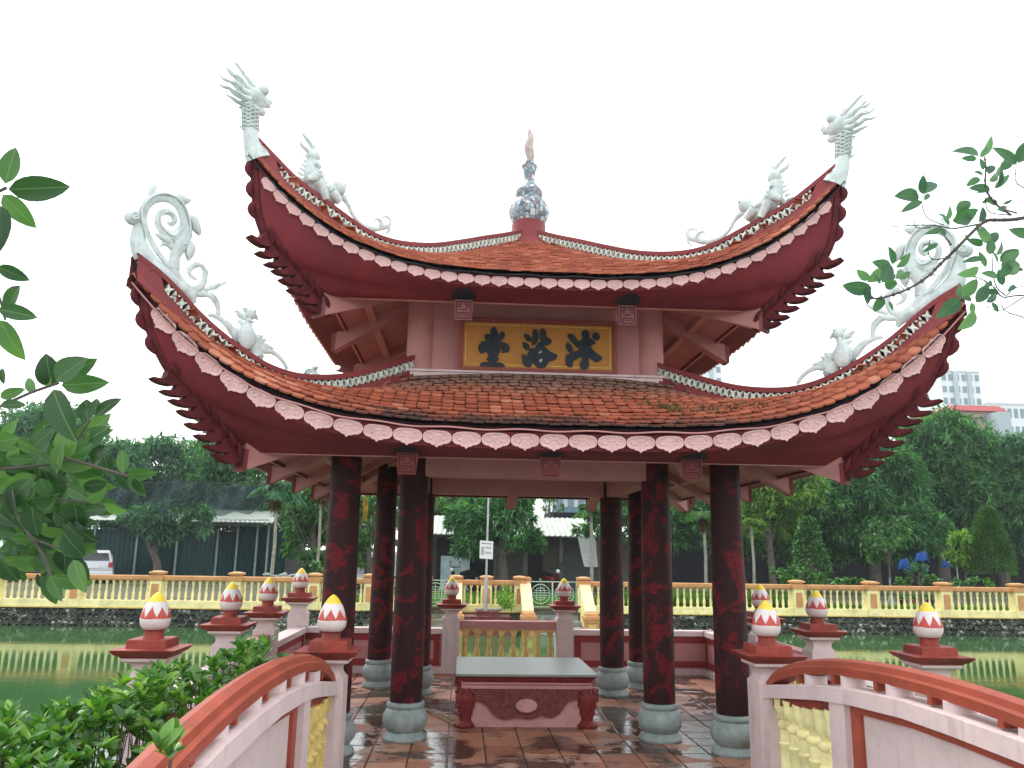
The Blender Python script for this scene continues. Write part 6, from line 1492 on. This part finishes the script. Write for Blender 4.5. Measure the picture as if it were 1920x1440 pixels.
for P_, r in (([(-120, 790), (0, 762), (60, 735), (110, 718)], .0035), ([(-120, 350), (0, 358), (12, 352)], .004), ([(-120, 480), (0, 560), (10, 600)], .003), ([(-120, 900), (0, 880), (100, 870), (130, 860), (240, 893)], .004), ([(100, 870), (125, 855), (170, 785)], .003), ([(-60, 850), (20, 950), (80, 1040), (95, 1080)], .004), ([(20, 950), (100, 935), (190, 945)], .003), ([(60, 1010), (130, 1035)], .0025)):
    m.tube([pxp(*p) for p in P_], r, 6)
m.build('twigs', BARK, lt)['kind'] = 'stuff'
# right branch
D1 = 3.3; org = CAM+ray(2040, 380)*D1
rb = thing('overhanging_branch', 'twiggy branch with small backlit leaves crossing the upper right corner', 'branch', tuple(org))
z9 = lambda x, y: (x/3.791+1590, y/3.791+240)
tw = [([(1500, 590), (1251, 620), (1100, 640), (950, 680), (850, 760), (770, 860), (720, 920), (630, 1000), (530, 1080), (400, 1160), (290, 1190), (200, 1185), (150, 1110)], .013), ([(950, 680), (850, 680), (760, 700), (590, 710), (450, 715), (320, 695)], .006),
      ([(680, 690), (600, 610), (545, 510), (530, 470)], .004), ([(590, 710), (520, 680), (490, 630)], .004), ([(1160, 620), (1080, 500), (1000, 400), (950, 300), (930, 230)], .008), ([(1200, 605), (1130, 540), (1060, 490)], .006), ([(1150, 620), (1050, 570), (1000, 490), (970, 445)], .004),
      ([(1400, 480), (1251, 370), (1215, 270)], .005), ([(730, 920), (640, 910), (590, 860), (555, 815)], .005), ([(730, 830), (725, 740)], .009), ([(380, 1165), (430, 1120), (360, 1090), (330, 1000)], .004), ([(237, 1190), (235, 1120)], .003), ([(720, 800), (660, 760)], .003), ([(860, 765), (800, 730)], .003),
      ([(1500, 1180), (1251, 1170), (1120, 1190), (1010, 1150), (900, 1090), (840, 1040)], .006), ([(1251, 1200), (1150, 1270), (1050, 1280), (900, 1250)], .004), ([(1500, 1400), (1200, 1300), (1110, 1240)], .005), ([(1120, 1190), (1100, 1110), (1050, 1000), (1000, 900)], .005), ([(1130, 1190), (1251, 1110), (1500, 1100)], .004), ([(670, 980), (660, 1075)], .002)]
m = MB()
for P_, r in tw:
    Q = [tuple(CAM+ray(*z9(*p))*D1+np.array([0, .04*math.sin(i*1.3), 0])-org) for i, p in enumerate(P_)]
    Q = [tuple(q) for q in spline(Q, 3)] if len(Q) > 2 else Q
    r *= .62; m.tube(Q, [r*(1-.55*i/(len(Q)-1)) for i in range(len(Q))], 7)
    for i in range(1, len(Q)-1):
        m.blob(Q[i], r*1.12, 6) if i % 2 else None
m.build('twigs', BARK, rb)['kind'] = 'stuff'
RL = [(530, 470, 100, 110), (535, 470, 45, 150), (505, 490, 178, 160), (525, 520, 205, 150), (540, 515, 45, 90), (930, 200, 152, 150), (945, 200, 52, 180), (915, 220, 175, 90), (940, 210, 60, 80), (1200, 260, 150, 190), (1210, 250, 75, 140), (1130, 270, 110, 60), (960, 300, 100, 80), (1000, 330, 60, 90), (1040, 340, 50, 100), (1000, 380, 30, 130), (1060, 430, 80, 120), (1010, 430, 170, 110), (1010, 440, 190, 90), (940, 360, 205, 90), (960, 340, 160, 70), (1080, 300, 40, 110), (1090, 400, 50, 80), (1040, 430, 45, 120), (1100, 540, 20, 60), (1060, 540, 170, 80), (1070, 580, 20, 90), (1030, 490, 210, 70), (1110, 600, 160, 60),
      (770, 600, 40, 130), (690, 650, 60, 110), (700, 640, 150, 60), (740, 660, 20, 160), (760, 640, 45, 100), (770, 660, 8, 150), (800, 640, 30, 110), (670, 720, 195, 110), (690, 770, 110, 80), (930, 670, 60, 130), (930, 700, -40, 60), (720, 690, 120, 80), (640, 820, 210, 100),
      (1000, 820, 130, 120), (1000, 840, 55, 140), (960, 830, 165, 110), (1010, 900, 95, 100), (980, 990, 110, 110), (960, 930, 185, 130), (1050, 900, 50, 130), (1060, 960, 100, 90), (1080, 950, 40, 120), (1100, 950, 35, 100), (1150, 975, 5, 80), (1090, 1010, 45, 150), (1060, 1060, 165, 110), (1080, 1060, 60, 120), (1100, 1120, 100, 110), (1130, 1040, 30, 140), (1251, 1010, 172, 110), (1190, 1120, 210, 70), (930, 1000, 200, 150), (810, 1200, 55, 130), (830, 1210, 100, 100), (910, 1240, 55, 140), (930, 1200, 50, 130), (1000, 1130, 60, 60), (980, 1240, 30, 130), (1020, 1240, -45, 90), (880, 1230, 150, 100), (880, 1240, -80, 80), (900, 1300, 230, 160), (800, 1215, 215, 200), (770, 1180, 60, 60), (1070, 1180, 160, 80),
      (320, 970, 110, 110), (340, 990, 40, 130), (340, 1070, 35, 110), (300, 990, 165, 120), (280, 1000, 215, 140), (240, 1100, 60, 150), (230, 1110, 130, 70), (170, 1140, 175, 170), (150, 1080, 145, 100), (260, 1110, 40, 90), (260, 1080, -25, 120), (240, 1190, -100, 110), (290, 1230, -75, 60), (128, 1130, -88, 110), (430, 900, 215, 60), (380, 1080, 45, 90), (1150, 740, 175, 10), (1300, 760, 172, 150), (1300, 140, 230, 120)]
sh = [leaf_mesh('small_leaf_%d' % i, RLEAF, w_, .2, .3) for i, w_ in enumerate((.34, .44, .56))]
for (x, y, a, l) in RL:
    X, Y_ = z9(x, y); P, d, L = px_leaf(X, Y_, a, l/3.791*1.12, D1*random.uniform(.96, 1.05)); me = random.choice(sh); link('leaf', me, rb, mat=place_leaf(rb, me, P, d, L, random.uniform(-.6, .6), org))
# shrub bank lower left
sb = thing('shrub', 'glossy green shrub hedge with whorled leaves below the left handrail', 'shrub', (-3.0, -6.2, -.3))
org = np.array([-3.0, -6.2, -.3]); top_px = [(-60, 1365), (20, 1350), (60, 1355), (120, 1325), (150, 1335), (180, 1300), (230, 1285), (290, 1262), (320, 1268), (350, 1240), (380, 1262), (400, 1238), (430, 1222), (455, 1215), (480, 1200), (505, 1212), (520, 1222), (545, 1240)]
heads = []
sml = [leaf_mesh('shrub_leaf_%d' % i, BUSHM, w_, .12, .25) for i, w_ in enumerate((.36, .44, .5))]
for _ in range(1500):
    x = random.uniform(-40, 545)
    yt = interp(x, top_px); y = yt+abs(random.gauss(0, 1))*95+random.uniform(0, 16)
    if y > 1600: continue
    # depth: nearer as we go lower / left
    Xp = -2.16-random.uniform(0, .35)-(545-x)/545*1.1*(1-.55*min(1, (y-yt)/220))
    P = at(x, y, X=Xp)
    if P[1] < -9.2 or P[1] > -3.5 or P[2] < -.25: continue
    heads.append(P)
heads = heads[:470]
heads += [at(325, 1402, X=-1.80), at(300, 1412, X=-1.80), at(318, 1425, X=-1.80)]
LFm = []
for P in heads:
    k = random.randint(6, 9); a0 = random.uniform(0, 6.28); S = random.uniform(.07, .125)
    ax = Vector((random.gauss(0, .25), random.gauss(-.1, .25), 1)).normalized()
    for i in range(k):
        a = a0+i*2.4; el = random.uniform(.15, 1.1)
        d = Vector((math.cos(a)*math.cos(el), math.sin(a)*math.cos(el), math.sin(el))); d = (d+ax*.25).normalized()
        x = d.cross(ax).normalized(); z = x.cross(d); L = S*random.uniform(.7, 1.15)
        M4 = Matrix(((x.x*L, d.x*L, z.x*L, P[0]-org[0]), (x.y*L, d.y*L, z.y*L, P[1]-org[1]), (x.z*L, d.z*L, z.z*L, P[2]-org[2]+i*.004), (0, 0, 0, 1)))
        LFm.append((float(np.linalg.norm(P-CAM)), M4))
LFm.sort(key=lambda q: q[0])
for dd, M4 in LFm[:300]: link('leaf', random.choice(sml), sb, mat=M4)
rest = [np.array(M4) for dd, M4 in LFm[300:]]; me = sml[1]
o = link('leaf', np_mesh('leaf', [v.co for v in me.vertices], [tuple(p.vertices) for p in me.polygons], rest, BUSHM, True), sb); o['kind'] = 'stuff'
m = MB()
for P in heads[::2]:
    g = np.array([P[0]*.9-.25+random.gauss(0, .1), P[1]+random.gauss(0, .15), -.3]); mid = (np.array(P)+g)/2+np.array([random.gauss(0, .04), random.gauss(0, .04), 0]); m.tube([tuple(g-org), tuple(mid-org), tuple(np.array(P)-org)], [.009, .006, .003], 5)
m.build('stems', BARK, sb)['kind'] = 'stuff'
